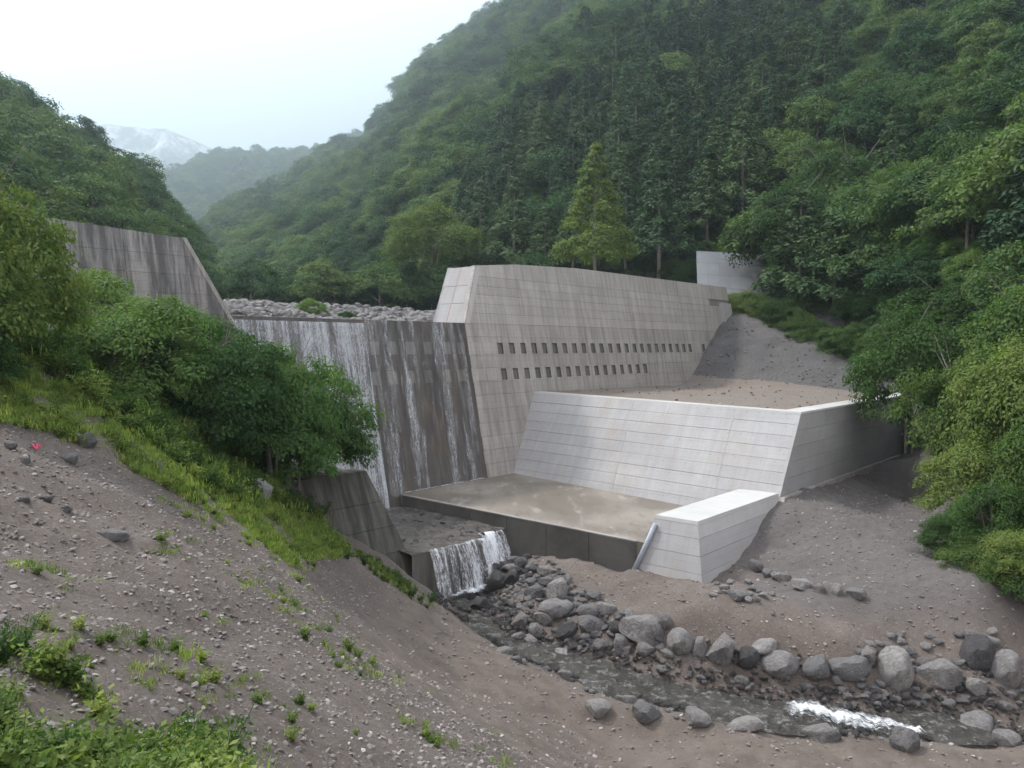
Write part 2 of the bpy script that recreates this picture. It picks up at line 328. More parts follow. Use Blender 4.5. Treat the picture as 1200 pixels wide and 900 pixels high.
for k, t, z in [(-9.6,13.5,-9.95),(-9.3,16.5,-9.95),(-8.6,20.6,-10.15),(-6.5,20.4,-9.95),(-3,20,-8.9),(0.2,19.8,-7.85),(5,19.8,-7.95),(10,19.8,-7.95),(16,19.8,-7.95),(21,20,-7.8),(5,24,-8.8),(12,25,-8.9),
                (-15.5,10.5,-11.3),(-12.5,11,-11.3),(-10.5,11.2,-10.3),(-17,9,-9.6)]: ctl.append(L(k, t, z))
T1 = tps_fit(ctl)
GX, GY = np.arange(-32, 46.01, .24), np.arange(.6, 62, .24)
gx, gy = np.meshgrid(GX, GY); gz = tps_eval(T1, gx, gy)
kk, tt = toL(gx, gy)
def fbm(X, Y, f, o=4, seed=0):
    out = np.zeros(X.shape); a = 1
    for i in range(o):
        g = np.random.default_rng(seed+i).random((256, 256)); x, y = X*f+37.7*i, Y*f+11.3*i
        xi, yi = np.floor(x).astype(int), np.floor(y).astype(int); fx, fy = x-xi, y-yi; fx = fx*fx*(3-2*fx); fy = fy*fy*(3-2*fy)
        h = lambda a_, b_: g[a_ % 256, b_ % 256]
        out += a*((h(xi, yi)*(1-fx)+h(xi+1, yi)*fx)*(1-fy)+(h(xi, yi+1)*(1-fx)+h(xi+1, yi+1)*fx)*fy-.5); a *= .5; f *= 2.03
    return out
instream = np.zeros(gx.shape)
for i in range(len(stream_pts)-1):
    for s in np.linspace(0, 1, 8):
        A = stream_pts[i][0]*(1-s)+stream_pts[i+1][0]*s; B = stream_pts[i][1]*(1-s)+stream_pts[i+1][1]*s; c = (A+B)/2; r = np.linalg.norm(A-B)/2
        instream = np.maximum(instream, np.clip(1.6-((gx-c[0])**2+(gy-c[1])**2)**.5/(r+.1), 0, 1))
gz += fbm(gx, gy, .55, 4, 3)*.32*(1-instream)+fbm(gx, gy, 2.6, 3, 9)*.09
sx = [(p[0], p[1]) for p in (aty(340, 705, 19.5), aty(430, 768, 18.4), aty(500, 812, 17.2), aty(560, 850, 16.6), aty(640, 900, 15.8), aty(720, 950, 15))]
dmin = np.full(gx.shape, 99.)
for (x1, y1), (x2, y2) in zip(sx[:-1], sx[1:]):
    dx, dy = x2-x1, y2-y1; u_ = np.clip(((gx-x1)*dx+(gy-y1)*dy)/(dx*dx+dy*dy), 0, 1); dd = np.hypot(gx-x1-u_*dx, gy-y1-u_*dy); sg = np.sign((gx-x1)*(-dy)+(gy-y1)*dx)
    dmin = np.where(dd < np.abs(dmin), dd*sg, dmin)
dmin += fbm(gx, gy, 1.2, 2, 77)*.3
gz -= .55*np.clip(dmin/.3, 0, 1)*np.exp(-np.clip(dmin, 0, 99)/2.2)*(gy < 24)
inside = ((kk > -16.6) & (tt < 9.5)) | ((kk > -10.1) & (tt < 16.4)) | ((kk > -8.3) & (tt < 18.6))
gz = np.where(inside, np.minimum(gz, -11.9), gz)
def hz(X, Y):
    fx = np.clip((np.asarray(X)-GX[0])/.24, 0, len(GX)-1.01); fy = np.clip((np.asarray(Y)-GY[0])/.24, 0, len(GY)-1.01)
    i, j = fx.astype(int), fy.astype(int); a, b = fx-i, fy-j
    return (gz[j, i]*(1-a)+gz[j, i+1]*a)*(1-b)+(gz[j+1, i]*(1-a)+gz[j+1, i+1]*a)*b
def hit(px, py):
    d = ray(px, py); ts = np.arange(4, 62, .05)/d[1]; P = d[None]*ts[:, None]; below = P[:, 2] < hz(P[:, 0], P[:, 1])
    return P[np.argmax(below)] if below.any() else P[-1]
def grid_obj(name, X, Y, Z, mat, attrs=None, keep=None):
    h, w = X.shape; V = np.stack([X, Y, Z], -1).reshape(-1, 3); i = np.arange(h*w).reshape(h, w)
    F = np.stack([i[:-1, :-1], i[:-1, 1:], i[1:, 1:], i[1:, :-1]], -1).reshape(-1, 4)
    if keep is not None: F = F[keep[:-1, :-1].ravel()]
    me = mesh(name, V, F, mat, True)
    for k_, a in (attrs or {}).items():
        at = me.attributes.new(k_, 'FLOAT', 'POINT'); at.data.foreach_set('value', a.astype(np.float32).ravel())
    return obj(name, me)
ppx, ppy = proj(np.stack([gx, gy, gz], -1))
def inpoly(x, y, poly):
    r = np.zeros(np.shape(x), bool); n = len(poly)
    for i in range(n):
        (x1, y1), (x2, y2) = poly[i], poly[(i+1) % n]
        r ^= ((y1 > y) != (y2 > y)) & (x < (x2-x1)*(y-y1)/(y2-y1+1e-12)+x1)
    return r
GRASS = [(-60,395),(20,405),(110,450),(200,500),(300,565),(360,605),(405,638),(395,655),(370,655),(345,665),(290,635),(240,600),(180,562),(110,540),(60,505),(-60,490)]
GRASS2 = [(-80,775),(50,785),(110,815),(190,860),(270,915),(300,1000),(-80,1000)]
def blur(a, n):
    for _ in range(n):
        a = (a+np.roll(a, 1, 0)+np.roll(a, -1, 0)+np.roll(a, 1, 1)+np.roll(a, -1, 1))/5
    return a
near_side = (kk < -10) | (tt > 20)
gmask = blur(((inpoly(ppx, ppy, GRASS) | inpoly(ppx, ppy, GRASS2)) & near_side).astype(float), 4)*.5
gmask = np.maximum(gmask, np.clip((-gx-9)/4, 0, .7)*(gy > 22))
grey_shade_mask = blur((inpoly(ppx, ppy, [(870,560),(1230,480),(1230,740),(1100,725),(960,720),(880,690),(860,650)]) & (tt > 18)).astype(float), 12)  # right bank: greyer gravel with the trees' shade painted into its colour
FLAT = [(430,715),(480,690),(560,735),(640,790),(760,835),(1000,870),(1250,880),(1250,1000),(690,930),(640,898),(430,768)]
smask = blur(inpoly(ppx, ppy, FLAT).astype(float), 3)
gkeep = ~((tt < -1) & (kk > -22))
tag(grid_obj('ground', gx, gy, gz, M['ground'], {'grass': gmask, 'smooth': smask, 'grey': grey_shade_mask}, gkeep), kind='structure')

# backfill behind the training wall
bk, bt = np.meshgrid(np.linspace(3.3, 46, 150), np.linspace(-.6, 18.7, 70))
c2 = [(3,0,-3.2),(3,10,-3.45),(3,18,-3.7),(12,0,-3.2),(12,9,-3.35),(12,18,-3.75),(20,0,-3.25),(20,9,-3.3),(19,18,-3.75),(24.5,0,-3.1),(30,0,.2),(36,0,3.4),(42,0,6),(46,0,8),(25,5,-3),(33,5,1.0),(42,5,5),
      (25,12,-3.1),(24,18,-3.6),(32,11,-.4),(40,12,3),(30,18,-2.4),(36,18,1),(44,18,5)]
Tb = tps_fit(c2, .1); bz = tps_eval(Tb, bk, bt)+fbm(bk, bt, .8, 4, 5)*.16*np.clip((bk-22)/6, .15, 2)
bX = D0[0]+U[0]*bk+N[0]*bt; bY = D0[1]+U[1]*bk+N[1]*bt
flatm = bk+.12*bt < 26
tag(grid_obj('backfill_terrace', bX, bY, bz, M['dirt'], keep=flatm), kind='structure')
tag(grid_obj('gravel_slope', bX, bY, bz, M['backfill'], keep=~flatm), kind='structure')
def hzb(k, t): return tps_eval(Tb, np.array([float(k)]), np.array([float(t)]))[0]

# upstream river bed
uk, ut = np.meshgrid(np.linspace(-75, 40, 170), np.linspace(-2.9, -150, 170))
def upz(k, t):
    s = -t
    z = np.interp(s, [2.8, 5, 7, 16, 24, 60, 150], [1.25, 1.3, 1.4, 2.5, 3.4, 4.0, 7.5])
    return z
uz = upz(uk, ut)+fbm(uk, ut, .4, 4, 21)*.5*np.clip((-ut-4)/5, 0, 1)
tag(grid_obj('upstream_riverbed', D0[0]+U[0]*uk+N[0]*ut, D0[1]+U[1]*uk+N[1]*ut, uz, M['riverbed']), kind='structure')
# land far out to the horizon, below everything
V = [(-9000,-2500,-14.5),(9000,-2500,-14.5),(9000,12000,-14.5),(-9000,12000,-14.5)]
tag(obj('valley_floor', mesh('valley_floor', V, [(0,1,2,3)], M['understory'])), kind='structure')

# ------------------------------------------------------------------ mountains
def hill(name, cols, mat, n=110, m=60, amp=.03, seed=1, back=1.25):
    """cols: (px, Yfoot, zfoot, Yridge, zridge)"""
    c = np.array(cols, float); px = np.linspace(c[0, 0], c[-1, 0], n)
    Yf, zf, Yr, zr = [np.interp(px, c[:, 0], c[:, i]) for i in (1, 2, 3, 4)]
    s = np.linspace(0, 1.0, m)[:, None]; Y = Yf+(Yr-Yf)*s; X = (px-600)/FL*Y
    nz = fbm(X, Y, 1/90., 5, seed)*amp*2*(zr-zf)*np.sin(np.pi*np.clip(s, 0, 1))**.7
    Z = zf+(zr-zf)*s+nz
    # slope down behind the ridge
    Yb = Yr*back; Y = np.vstack([Y, (Yr*1.04)[None], Yb[None]]); X = (px-600)/FL*Y; Z = np.vstack([Z, (zr*1.0)[None], (zr*.3)[None]])
    tag(grid_obj(name, X, Y, Z, mat), kind='structure')
    def at(x, y):
        p = 600+FL*x/y; a, b, c_, d = [np.interp(p, c[:, 0], c[:, i]) for i in (1, 2, 3, 4)]
        s_ = (y-a)/(c_-a); q = fbm(x, y, 1/90., 5, seed)*amp*2*(d-b)*np.sin(np.pi*np.clip(s_, 0, 1))**.7
        ok = (s_ > 0) & (s_ < 1.0) & (p > c[0, 0]) & (p < c[-1, 0]); return np.where(ok, b+(d-b)*s_+q, np.nan), p, s_
    return at
def ze(py, Y): d = ray(600, py); return Y*d[2]/d[1]
def H(px, Yf, yf, Yr, yr): return (px, Yf, ze(yf, Yf), Yr, ze(yr, Yr))
right_at = hill('right_mountain', [H(185,330,335,420,300),H(225,270,335,430,292),H(260,225,345,480,270),H(300,190,347,540,246),H(345,170,347,600,222),H(390,150,347,640,195),H(445,140,347,620,160),
    H(465,130,347,600,132),H(500,120,348,580,84),H(540,110,350,560,54),H(590,105,352,540,24),(640,100,6,500,235),(700,97,6,460,240),(780,93,6,440,250),(860,88,4.8,430,250),
    (940,78,1.8,420,250),(1040,66,-1.6,400,240),(1080,50,-6,380,230),(1200,39,-7,350,220),(1500,26,-8,250,170),(1900,18,-8,170,120)], M['understory'], 220, 90, .035, 4)
left_at = hill('left_hill', [(-900,20,3,60,45),H(-300,40,340,110,30),H(-100,48,330,120,80),H(0,55,330,125,132),H(60,62,330,130,165),H(120,70,330,140,196),H(165,80,330,150,232),H(190,90,330,160,262),H(215,105,335,165,290),H(236,120,340,168,318)], M['understory'], 100, 50, .04, 14)
mid_at = hill('hazy_hill', [H(60,600,320,1000,260),H(150,620,320,1000,240),H(190,640,320,1020,222),H(215,650,320,1050,206),H(250,660,320,1100,188),H(300,680,320,1150,186),H(345,700,320,1150,184),H(400,720,320,1200,170),H(520,740,320,1250,150)], M['understory'], 90, 50, .04, 24)
def far_mtn():
    p = [H(x_, 1700, 330, 2400, y_) for x_, y_ in ((40,175),(100,152),(130,145),(170,150),(200,151),(228,163),(262,178),(310,195),(420,210))]
    return hill('rocky_far_mountain', p, M['mtn'], 120, 60, .16, 34)
far_mtn()

# ------------------------------------------------------------------ DAM
dam = empty('check_dam', tuple(L(0, 1, -9)), 'tall grey concrete check dam with wet overflow spillway and rows of square drain holes', 'dam')
ZC = 1.57; K0, K1 = -19.4, -3.1
def ztop(k): return float(np.interp(k, [-1.4, 2.7, 10], [5.45, 5.85, 6.15]))
# cores
c = MB()
def face_quad(k0, k1, z0, z1, off): return [L(k0, ft(z0)+off, z0), L(k1, ft(z0)+off, z0), L(k1, ft(z1)+off, z1), L(k0, ft(z1)+off, z1)]
c.hexa([L(K1+.15, ft(-12)-.14, -12), L(K1+.15, -4, -12), L(36.2, -4, -12), L(36.2, ft(-12)-.14, -12)]+[L(K1+.15, ft(ZC)-.14, ZC-.02), L(K1+.15, -3.1, ZC-.02), L(36.2, -3.1, ZC-.02), L(36.2, ft(ZC)-.14, ZC-.02)])
c.build('right_body', M['core'], dam)
c = MB(); kc = lambda z: K1+.46*(z-ZC)
A = [L(kc(ZC)+.12, ft(ZC)-.14, ZC+.01), L(kc(ZC)+.12, ft(ZC)-2.75, ZC+.01), L(36.2, ft(ZC)-2.75, ZC+.01), L(36.2, ft(ZC)-.14, ZC+.01)]
B = [L(kc(5.4)+.12, ft(5.4)-.14, 5.41), L(kc(5.4)+.12, ft(5.4)-2.3, 5.41), L(36.2, ft(5.4)-2.3, 6.1), L(36.2, ft(5.4)-.14, 6.1)]
c.hexa(A+B); c.build('right_wing_body', M['core'], dam)
# facing lifts with joints
zs = [-9.0, -8.3, -7.45, -6.6, -5.75, -4.9, -4.0, -3.1, -2.25, -1.35, -.52, .7, ZC]
kb = [K1, 3.0, 10.2, 17.4, 25.8, 31.8, 36.2]
G = .006
def lift(k0, k1, z0, z1, d, mat, parent, kfun=None, top=None, holes=None, name='concrete_lift'):
    b = MB(); a0 = (kfun(z0) if kfun else k0)+G; a1 = (kfun(z1) if kfun else k0)+G; e = k1-G
    zt0, zt1 = (top(a1), top(e)) if top else (z1-G, z1-G); z0 = z0+G
    if not holes:
        b.hexa([L(a0, ft(z0)+d, z0), L(e, ft(z0)+d, z0), L(e, ft(z0)-.16, z0), L(a0, ft(z0)-.16, z0), L(a1, ft(zt0)+d, zt0), L(e, ft(zt1)+d, zt1), L(e, ft(zt1)-.16, zt1), L(a1, ft(zt0)-.16, zt0)])
    else:
        hk, w, h0, h1 = holes
        ks = [(a0, None)]
        def bx(x0, x1, y0, y1): b.hexa([L(x0, ft(y0)+d, y0), L(x1, ft(y0)+d, y0), L(x1, ft(y0)-.16, y0), L(x0, ft(y0)-.16, y0), L(x0, ft(y1)+d, y1), L(x1, ft(y1)+d, y1), L(x1, ft(y1)-.16, y1), L(x0, ft(y1)-.16, y1)])
        if h0 > z0: bx(a0, e, z0, h0)
        if zt0 > h1: bx(a0, e, h1, zt0)
        x = a0
        for kx in sorted(hk):
            if kx-w/2 > a0 and kx+w/2 < e: bx(x, kx-w/2, h0, h1); x = kx+w/2
        bx(x, e, h0, h1)
    return b.build(name, mat, parent)
up_holes = [1.2*i for i in range(23)]+[29.05]; lo_holes = [1.2*i for i in range(16)]
for i in range(len(zs)-1):
    z0, z1 = zs[i], zs[i+1]
    holes = (up_holes, .56, -.44, .30) if (z0, z1) == (-.52, .7) else (lo_holes, .56, -2.17, -1.42) if (z0, z1) == (-2.25, -1.35) else None
    for j in range(len(kb)-1):
        if z1 < -3.5 and kb[j] > 2: continue
        lift(kb[j], kb[j+1], z0, z1, random.uniform(-.012, .012), M['dam'], dam, holes=holes)
zw = [ZC, 2.25, 2.9, 3.5, 4.1, 4.75, 5.4]
for i in range(6):
    for j in range(len(kb)-1):
        last = i == 5
        if j == 5 and zw[i] < 4.2: continue
        lift(kb[j], kb[j+1], zw[i], zw[i+1], random.uniform(-.01, .012), M['damtop'], dam, kfun=kc if j == 0 else None, top=ztop if last else None)
lift(31.5, 34.0, ZC, 4.1, -.01, M['damtop'], dam); 
b = MB(); b.hexa([L(34.05, ft(-2)+.25, -2), L(36.0, ft(-2)+.25, -2), L(36, -2, -2), L(34.05, -2, -2), L(34.05, ft(4)+.2, 4.45), L(36.0, ft(4)+.2, 4.45), L(36, -2, 4.45), L(34.05, -2, 4.45)]); b.build('end_buttress', M['new'], dam)
# end face of the right wing with chamfer strips
b = MB()
def endp(z, t, o=0): return L(kc(z)+o, ft(ZC)*(1)+t+(ft(z)-ft(ZC)), z)
for z0, z1 in ((ZC, 2.9), (2.9, 4.1), (4.1, 5.42)):
    b.hexa([endp(z0+.012, -.32, -.02), endp(z0+.012, -.32, .5), endp(z0+.012, -2.75, .5), endp(z0+.012, -2.75, -.02), endp(z1-.012, -.32, -.02), endp(z1-.012, -.32, .5), endp(z1-.012, -2.75+.4*(z1-ZC)/3.9, .5), endp(z1-.012, -2.75+.4*(z1-ZC)/3.9, -.02)])
b.build('wing_end_facing', M['new'], dam)
for t0, t1, q in ((-.3, .03, 0), (-2.95, -2.72, .4)):
    b = MB(); b.hexa([endp(ZC, t0, -.05), endp(ZC, t1, .14), endp(ZC, t1, .5), endp(ZC, t0, .5), endp(5.46, t0+q, -.05), endp(5.46, t1+q, .14), endp(5.46, t1+q, .5), endp(5.46, t0+q, .5)])
    b.build('edge_strip', M['newtop'], dam)
b = MB(); b.hexa([endp(1.7, -1.75, -.03), endp(1.7, -1.65, -.03), endp(1.7, -1.65, .1), endp(1.7, -1.75, .1), endp(5.4, -1.3, -.03), endp(5.4, -1.22, -.03), endp(5.4, -1.22, .1), endp(5.4, -1.3, .1)]); b.build('rust_streak', M['rust'], dam)
# drain hole linings
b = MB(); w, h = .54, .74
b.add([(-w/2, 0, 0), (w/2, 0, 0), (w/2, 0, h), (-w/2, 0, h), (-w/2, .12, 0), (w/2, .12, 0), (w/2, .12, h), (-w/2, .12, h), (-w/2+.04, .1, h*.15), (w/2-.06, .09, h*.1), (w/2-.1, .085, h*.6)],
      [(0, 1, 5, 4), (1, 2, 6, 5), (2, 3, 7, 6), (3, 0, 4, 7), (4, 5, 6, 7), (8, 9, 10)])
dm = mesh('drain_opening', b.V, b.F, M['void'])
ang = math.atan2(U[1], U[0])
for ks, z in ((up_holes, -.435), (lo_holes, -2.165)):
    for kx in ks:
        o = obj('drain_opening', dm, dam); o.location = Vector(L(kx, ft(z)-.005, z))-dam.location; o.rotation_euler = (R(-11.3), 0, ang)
# spillway
c = MB(); c.prism([L(K0, ft(-12), -12), L(K0, -5, -12), L(K0, -3.1, ZC), L(K0, ft(ZC), ZC)], [L(K1+.05, ft(-12), -12), L(K1+.05, -5, -12), L(K1+.05, -3.1, ZC), L(K1+.05, ft(ZC), ZC)])
c.F = [tuple(reversed(f)) for f in c.F]; c.build('spillway', M['wet'], dam)
def kfromx(px, z):
    q = (px-600)/FL; a, t = D0, ft(z); return (q*(D0[1]+N[1]*t)-(D0[0]+N[0]*t))/(U[0]-q*U[1])
for row, (z0, z1) in enumerate(((-.42, .33), (-2.15, -1.4))):
    for px in (440, 460.7, 481.7, 502.5, 524, 541.7):
        k = kfromx(px, z0)+(.05 if row else 0)
        if k > -3.75: k = -3.75
        b = MB(); b.hexa([L(k-.34, ft(z0)+.012, z0), L(k+.34, ft(z0)+.012, z0), L(k+.34, ft(z0)-.1, z0), L(k-.34, ft(z0)-.1, z0), L(k-.34, ft(z1)+.012, z1), L(k+.34, ft(z1)+.012, z1), L(k+.34, ft(z1)-.1, z1), L(k-.34, ft(z1)-.1, z1)])
        b.build('filled_opening', M['wetpatch'], dam)
    for k in (-1.25, -2.35):
        b = MB(); b.hexa([L(k-.48, ft(z0)+.022, z0), L(k+.48, ft(z0)+.022, z0), L(k+.48, ft(z0)-.1, z0), L(k-.48, ft(z0)-.1, z0), L(k-.48, ft(z1)+.022, z1), L(k+.48, ft(z1)+.022, z1), L(k+.48, ft(z1)-.1, z1), L(k-.48, ft(z1)-.1, z1)])
        b.build('filled_opening', M['damtop'], dam)
# left wing
kl = lambda z: -19.45-.5*(z-ZC)
zl = [-3, -1.9, -.8, .35, ZC, 2.5, 3.4, 4.3, 5.15]
c = MB(); c.hexa([L(kl(-3)-.2, ft(-3)-.14, -3), L(-42, ft(-3)-.14, -3), L(-42, -3.5, -3), L(kl(-3)-.2, -3.5, -3), L(kl(5)-.2, ft(5)-.14, 5.05), L(-42, ft(5)-.14, 6.1), L(-42, -3.3, 6.1), L(kl(5)-.2, -3.3, 5.05)][::1])
c.F = [tuple(reversed(f)) for f in c.F]; c.build('left_wing_body', M['core'], dam)
lb = [-20.5, -24.2, -28, -33, -38, -42]
for i in range(8):
    for j in range(5):
        z0, z1 = zl[i]+G, zl[i+1]-G; k1 = lb[j+1]+G; a0, a1 = (kl(z0), kl(z1)) if j == 0 else (lb[j]-G, lb[j]-G); d = random.uniform(-.01, .012)
        zt0, zt1 = (z1, z1) if i < 7 else (5.15+(-a1-21)*.045, 5.15+(-k1-21)*.045)
        b = MB(); b.hexa([L(a0, ft(z0)+d, z0), L(a0, ft(z0)-.16, z0), L(k1, ft(z0)-.16, z0), L(k1, ft(z0)+d, z0), L(a1, ft(zt0)+d, zt0), L(a1, ft(zt0)-.16, zt0), L(k1, ft(zt1)-.16, zt1), L(k1, ft(zt1)+d, zt1)])
        b.build('concrete_lift', M['damold'], dam)
b = MB(); b.hexa([L(kl(-3)+.02, ft(-3)+.03, -3), L(kl(-3)-.22, ft(-3)+.03, -3), L(kl(-3)-.22, -3.5, -3), L(kl(-3)+.02, -3.5, -3), L(kl(5.2)+.02, ft(5.2)+.03, 5.2), L(kl(5.2)-.2, ft(5.2)+.03, 5.2), L(kl(5.2)-.2, -3.3, 5.2), L(kl(5.2)+.02, -3.3, 5.2)])
b.F = [tuple(reversed(f)) for f in b.F]; b.build('edge_strip', M['dam'], dam)

# ------------------------------------------------------------------ apron
def za(t): return -8.3-.037*(t-1.7)
apron = empty('concrete_apron', tuple(L(-5, 9, -9)), 'broad stained concrete apron at the foot of the dam with a dark cut side', 'apron')
def ke(t): return np.interp(t, [1.5, 16.4], [-10.4, -8.95])
b = MB(); b.prism([L(ke(1.5), 1.5, za(1.5)), L(ke(16.4), 16.4, za(16.4)), L(ke(17.3), 17.3, za(17.3)), L(.5, 17.3, za(17.3)), L(0.6, 1.5, za(1.5))],
                  [L(ke(1.5), 1.5, -12), L(ke(16.4), 16.4, -12), L(ke(17.3), 17.3, -12), L(.5, 17.3, -12), L(.6, 1.5, -12)])
b.F = [tuple(reversed(f)) for f in b.F]; b.build('apron_slab', M['apron'], apron)
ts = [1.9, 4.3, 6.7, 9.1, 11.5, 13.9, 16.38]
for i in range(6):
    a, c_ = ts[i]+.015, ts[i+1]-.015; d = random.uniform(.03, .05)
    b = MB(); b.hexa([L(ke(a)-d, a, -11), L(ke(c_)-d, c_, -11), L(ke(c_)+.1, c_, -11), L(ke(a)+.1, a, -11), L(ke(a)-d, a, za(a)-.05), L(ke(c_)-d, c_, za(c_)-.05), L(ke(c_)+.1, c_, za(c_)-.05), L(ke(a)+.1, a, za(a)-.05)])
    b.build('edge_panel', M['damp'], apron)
b = MB(); b.hexa([L(ke(1.9)-.06, 1.9, za(1.9)-.045), L(ke(16.38)-.06, 16.38, za(16.38)-.045), L(ke(16.38)+.12, 16.38, za(16.38)-.045), L(ke(1.9)+.12, 1.9, za(1.9)-.045),
                  L(ke(1.9)-.06, 1.9, za(1.9)+.012), L(ke(16.38)-.06, 16.38, za(16.38)+.012), L(ke(16.38)+.12, 16.38, za(16.38)+.012), L(ke(1.9)+.12, 1.9, za(1.9)+.012)]); b.build('edge_trim', M['dam'], apron)

# ------------------------------------------------------------------ training wall (sloping) + wing wall
tw = empty('training_wall', tuple(L(2, 10, -9)), 'pale new concrete side wall sloping down to the apron, with level formwork courses', 'wall')
TL, TR = L(2.78, ft(-3.15)-.1, -3.15), L(2.78, 19.37, -3.55)
BL, BR = L(-.75, ft(-8.4), -8.6), L(-.78, 19.37, -9.03)
def patch(u, v, o=0):
    p = (TL*(1-u)+TR*u)*(1-v)+(BL*(1-u)+BR*u)*v; n = np.cross(TR-TL, BL-TL); n /= np.linalg.norm(n)
    if n[2] < 0: n = -n
    return p+n*o
rows = 9; cuts = [0, .44, .80, 1.0]
for r in range(rows):
    for j in range(len(cuts)-1):
        u0, u1 = cuts[j]+.0004, cuts[j+1]-(.0004 if j < 2 else 0); v0, v1 = r/rows+.0014, (r+1)/rows-.0014; d = random.uniform(-.01, .01)
        if r in (2, 5) and j in (1, 3): pass
        b = MB(); b.hexa([patch(u0, v1, -.15), patch(u1, v1, -.15), patch(u1, v0, -.15), patch(u0, v0, -.15), patch(u0, v1, d), patch(u1, v1, d), patch(u1, v0, d), patch(u0, v0, d)])
        b.F = [f for f in b.F]; b.build('concrete_panel', M['new'], tw)
tie = MB()
for r in range(rows):
    for i in range(24):
        u_, v_ = (i+.5+.2*(r % 2))/24.5, (r+.25)/rows; q = [patch(u_+dx, v_+dy, .016) for dx, dy in ((-.0013, 0), (0, .006), (.0013, 0), (0, -.006))]
        tie.add(q, [(0, 1, 2, 3)])
o = tie.build('tie_holes', M['core'], tw); o['kind'] = 'stuff'
b = MB(); b.hexa([L(-.6, ft(-9.1), -9.1), L(-.6, 18.9, -9.1), L(5, 18.9, -9.1), L(5, ft(-9.1), -9.1), L(2.95, ft(-3)-.3, -3.23), L(2.95, 18.9, -3.63), L(3.7, 18.9, -3.63), L(3.7, ft(-3)-.3, -3.23)])
b.F = [tuple(reversed(f)) for f in b.F]; b.build('wall_core', M['core'], tw)
b = MB(); b.hexa([L(2.74, ft(-3.15)-.1, -3.2), L(3.75, ft(-3.15)-.1, -3.2), L(3.75, 18.2, -3.6), L(2.74, 18.2, -3.6), L(2.79, ft(-3.15)-.1, -3.1), L(3.75, ft(-3.15)-.1, -3.1), L(3.75, 18.2, -3.5), L(2.79, 18.2, -3.5)])
b.F = [tuple(reversed(f)) for f in b.F]; b.build('wall_cap', M['newtop'], tw)
ww = empty('wing_wall', tuple(L(10, 19, -9)), 'plain pale concrete wing wall with a white top running back towards the right bank trees', 'wall')
zr_ = [-7.75, -6.9, -6.1, -5.3, -4.5, -3.62]
kq = lambda z: 2.78+.65*(z+3.55)
wk = [None, 6.5, 11.3, 16.2, 21, 26]
for i in range(5):
    for j in range(5):
        z0, z1 = zr_[i]+.006, zr_[i+1]-.006; a0, a1 = (kq(z0)+.01, kq(z1)+.01) if j == 0 else (wk[j]+.005,)*2; e = wk[j+1]-.005; d = random.uniform(-.008, .008)
        b = MB(); b.hexa([L(a0, 19.37+d, z0), L(e, 19.37+d, z0), L(e, 19.2, z0), L(a0, 19.2, z0), L(a1, 19.37+d, z1), L(e, 19.37+d, z1), L(e, 19.2, z1), L(a1, 19.2, z1)]); b.build('concrete_panel', M['new'], ww)
b = MB(); b.hexa([L(kq(-9)+.2, 19.25, -9), L(26, 19.25, -9), L(26, 18.3, -9), L(kq(-9)+.2, 18.3, -9), L(kq(-3.63)+.1, 19.25, -3.63), L(26, 19.25, -3.63), L(26, 18.2, -3.63), L(kq(-3.63)+.1, 18.2, -3.63)]); b.build('wall_core', M['core'], ww)
b = MB(); b.hexa([L(2.72, 19.41, -3.61), L(26, 19.41, -3.61), L(26, 18.15, -3.61), L(2.72, 18.15, -3.61), L(2.78, 19.38, -3.5), L(26, 19.38, -3.5), L(26, 18.15, -3.5), L(2.78, 18.15, -3.5)]); b.build('wall_cap', M['newtop'], ww)
b = MB(); b.hexa([L(kq(-8.6)+.05, 19.75, -8.6), L(26, 19.75, -8.6), L(26, 19.2, -8.6), L(kq(-8.6)+.05, 19.2, -8.6), L(kq(-7.8)+.05, 19.62, -7.76), L(26, 19.62, -7.76), L(26, 19.2, -7.76), L(kq(-7.8)+.05, 19.2, -7.76)]); b.build('footing', M['dam'], ww)
# distant concrete post by the wing wall's far end
b = MB(); p = atz(1063, 449, -2.9); q = [p+U*a+N*c_ for a, c_ in ((-.35, .3), (.35, .3), (.35, -.3), (-.35, -.3))]; b.hexa([x+[0, 0, -1] for x in q]+[x+[0, 0, .75] for x in q])
tag(b.build('concrete_post', M['new'], origin=p), 'small pale concrete block standing behind the far end of the wing wall', 'concrete post')

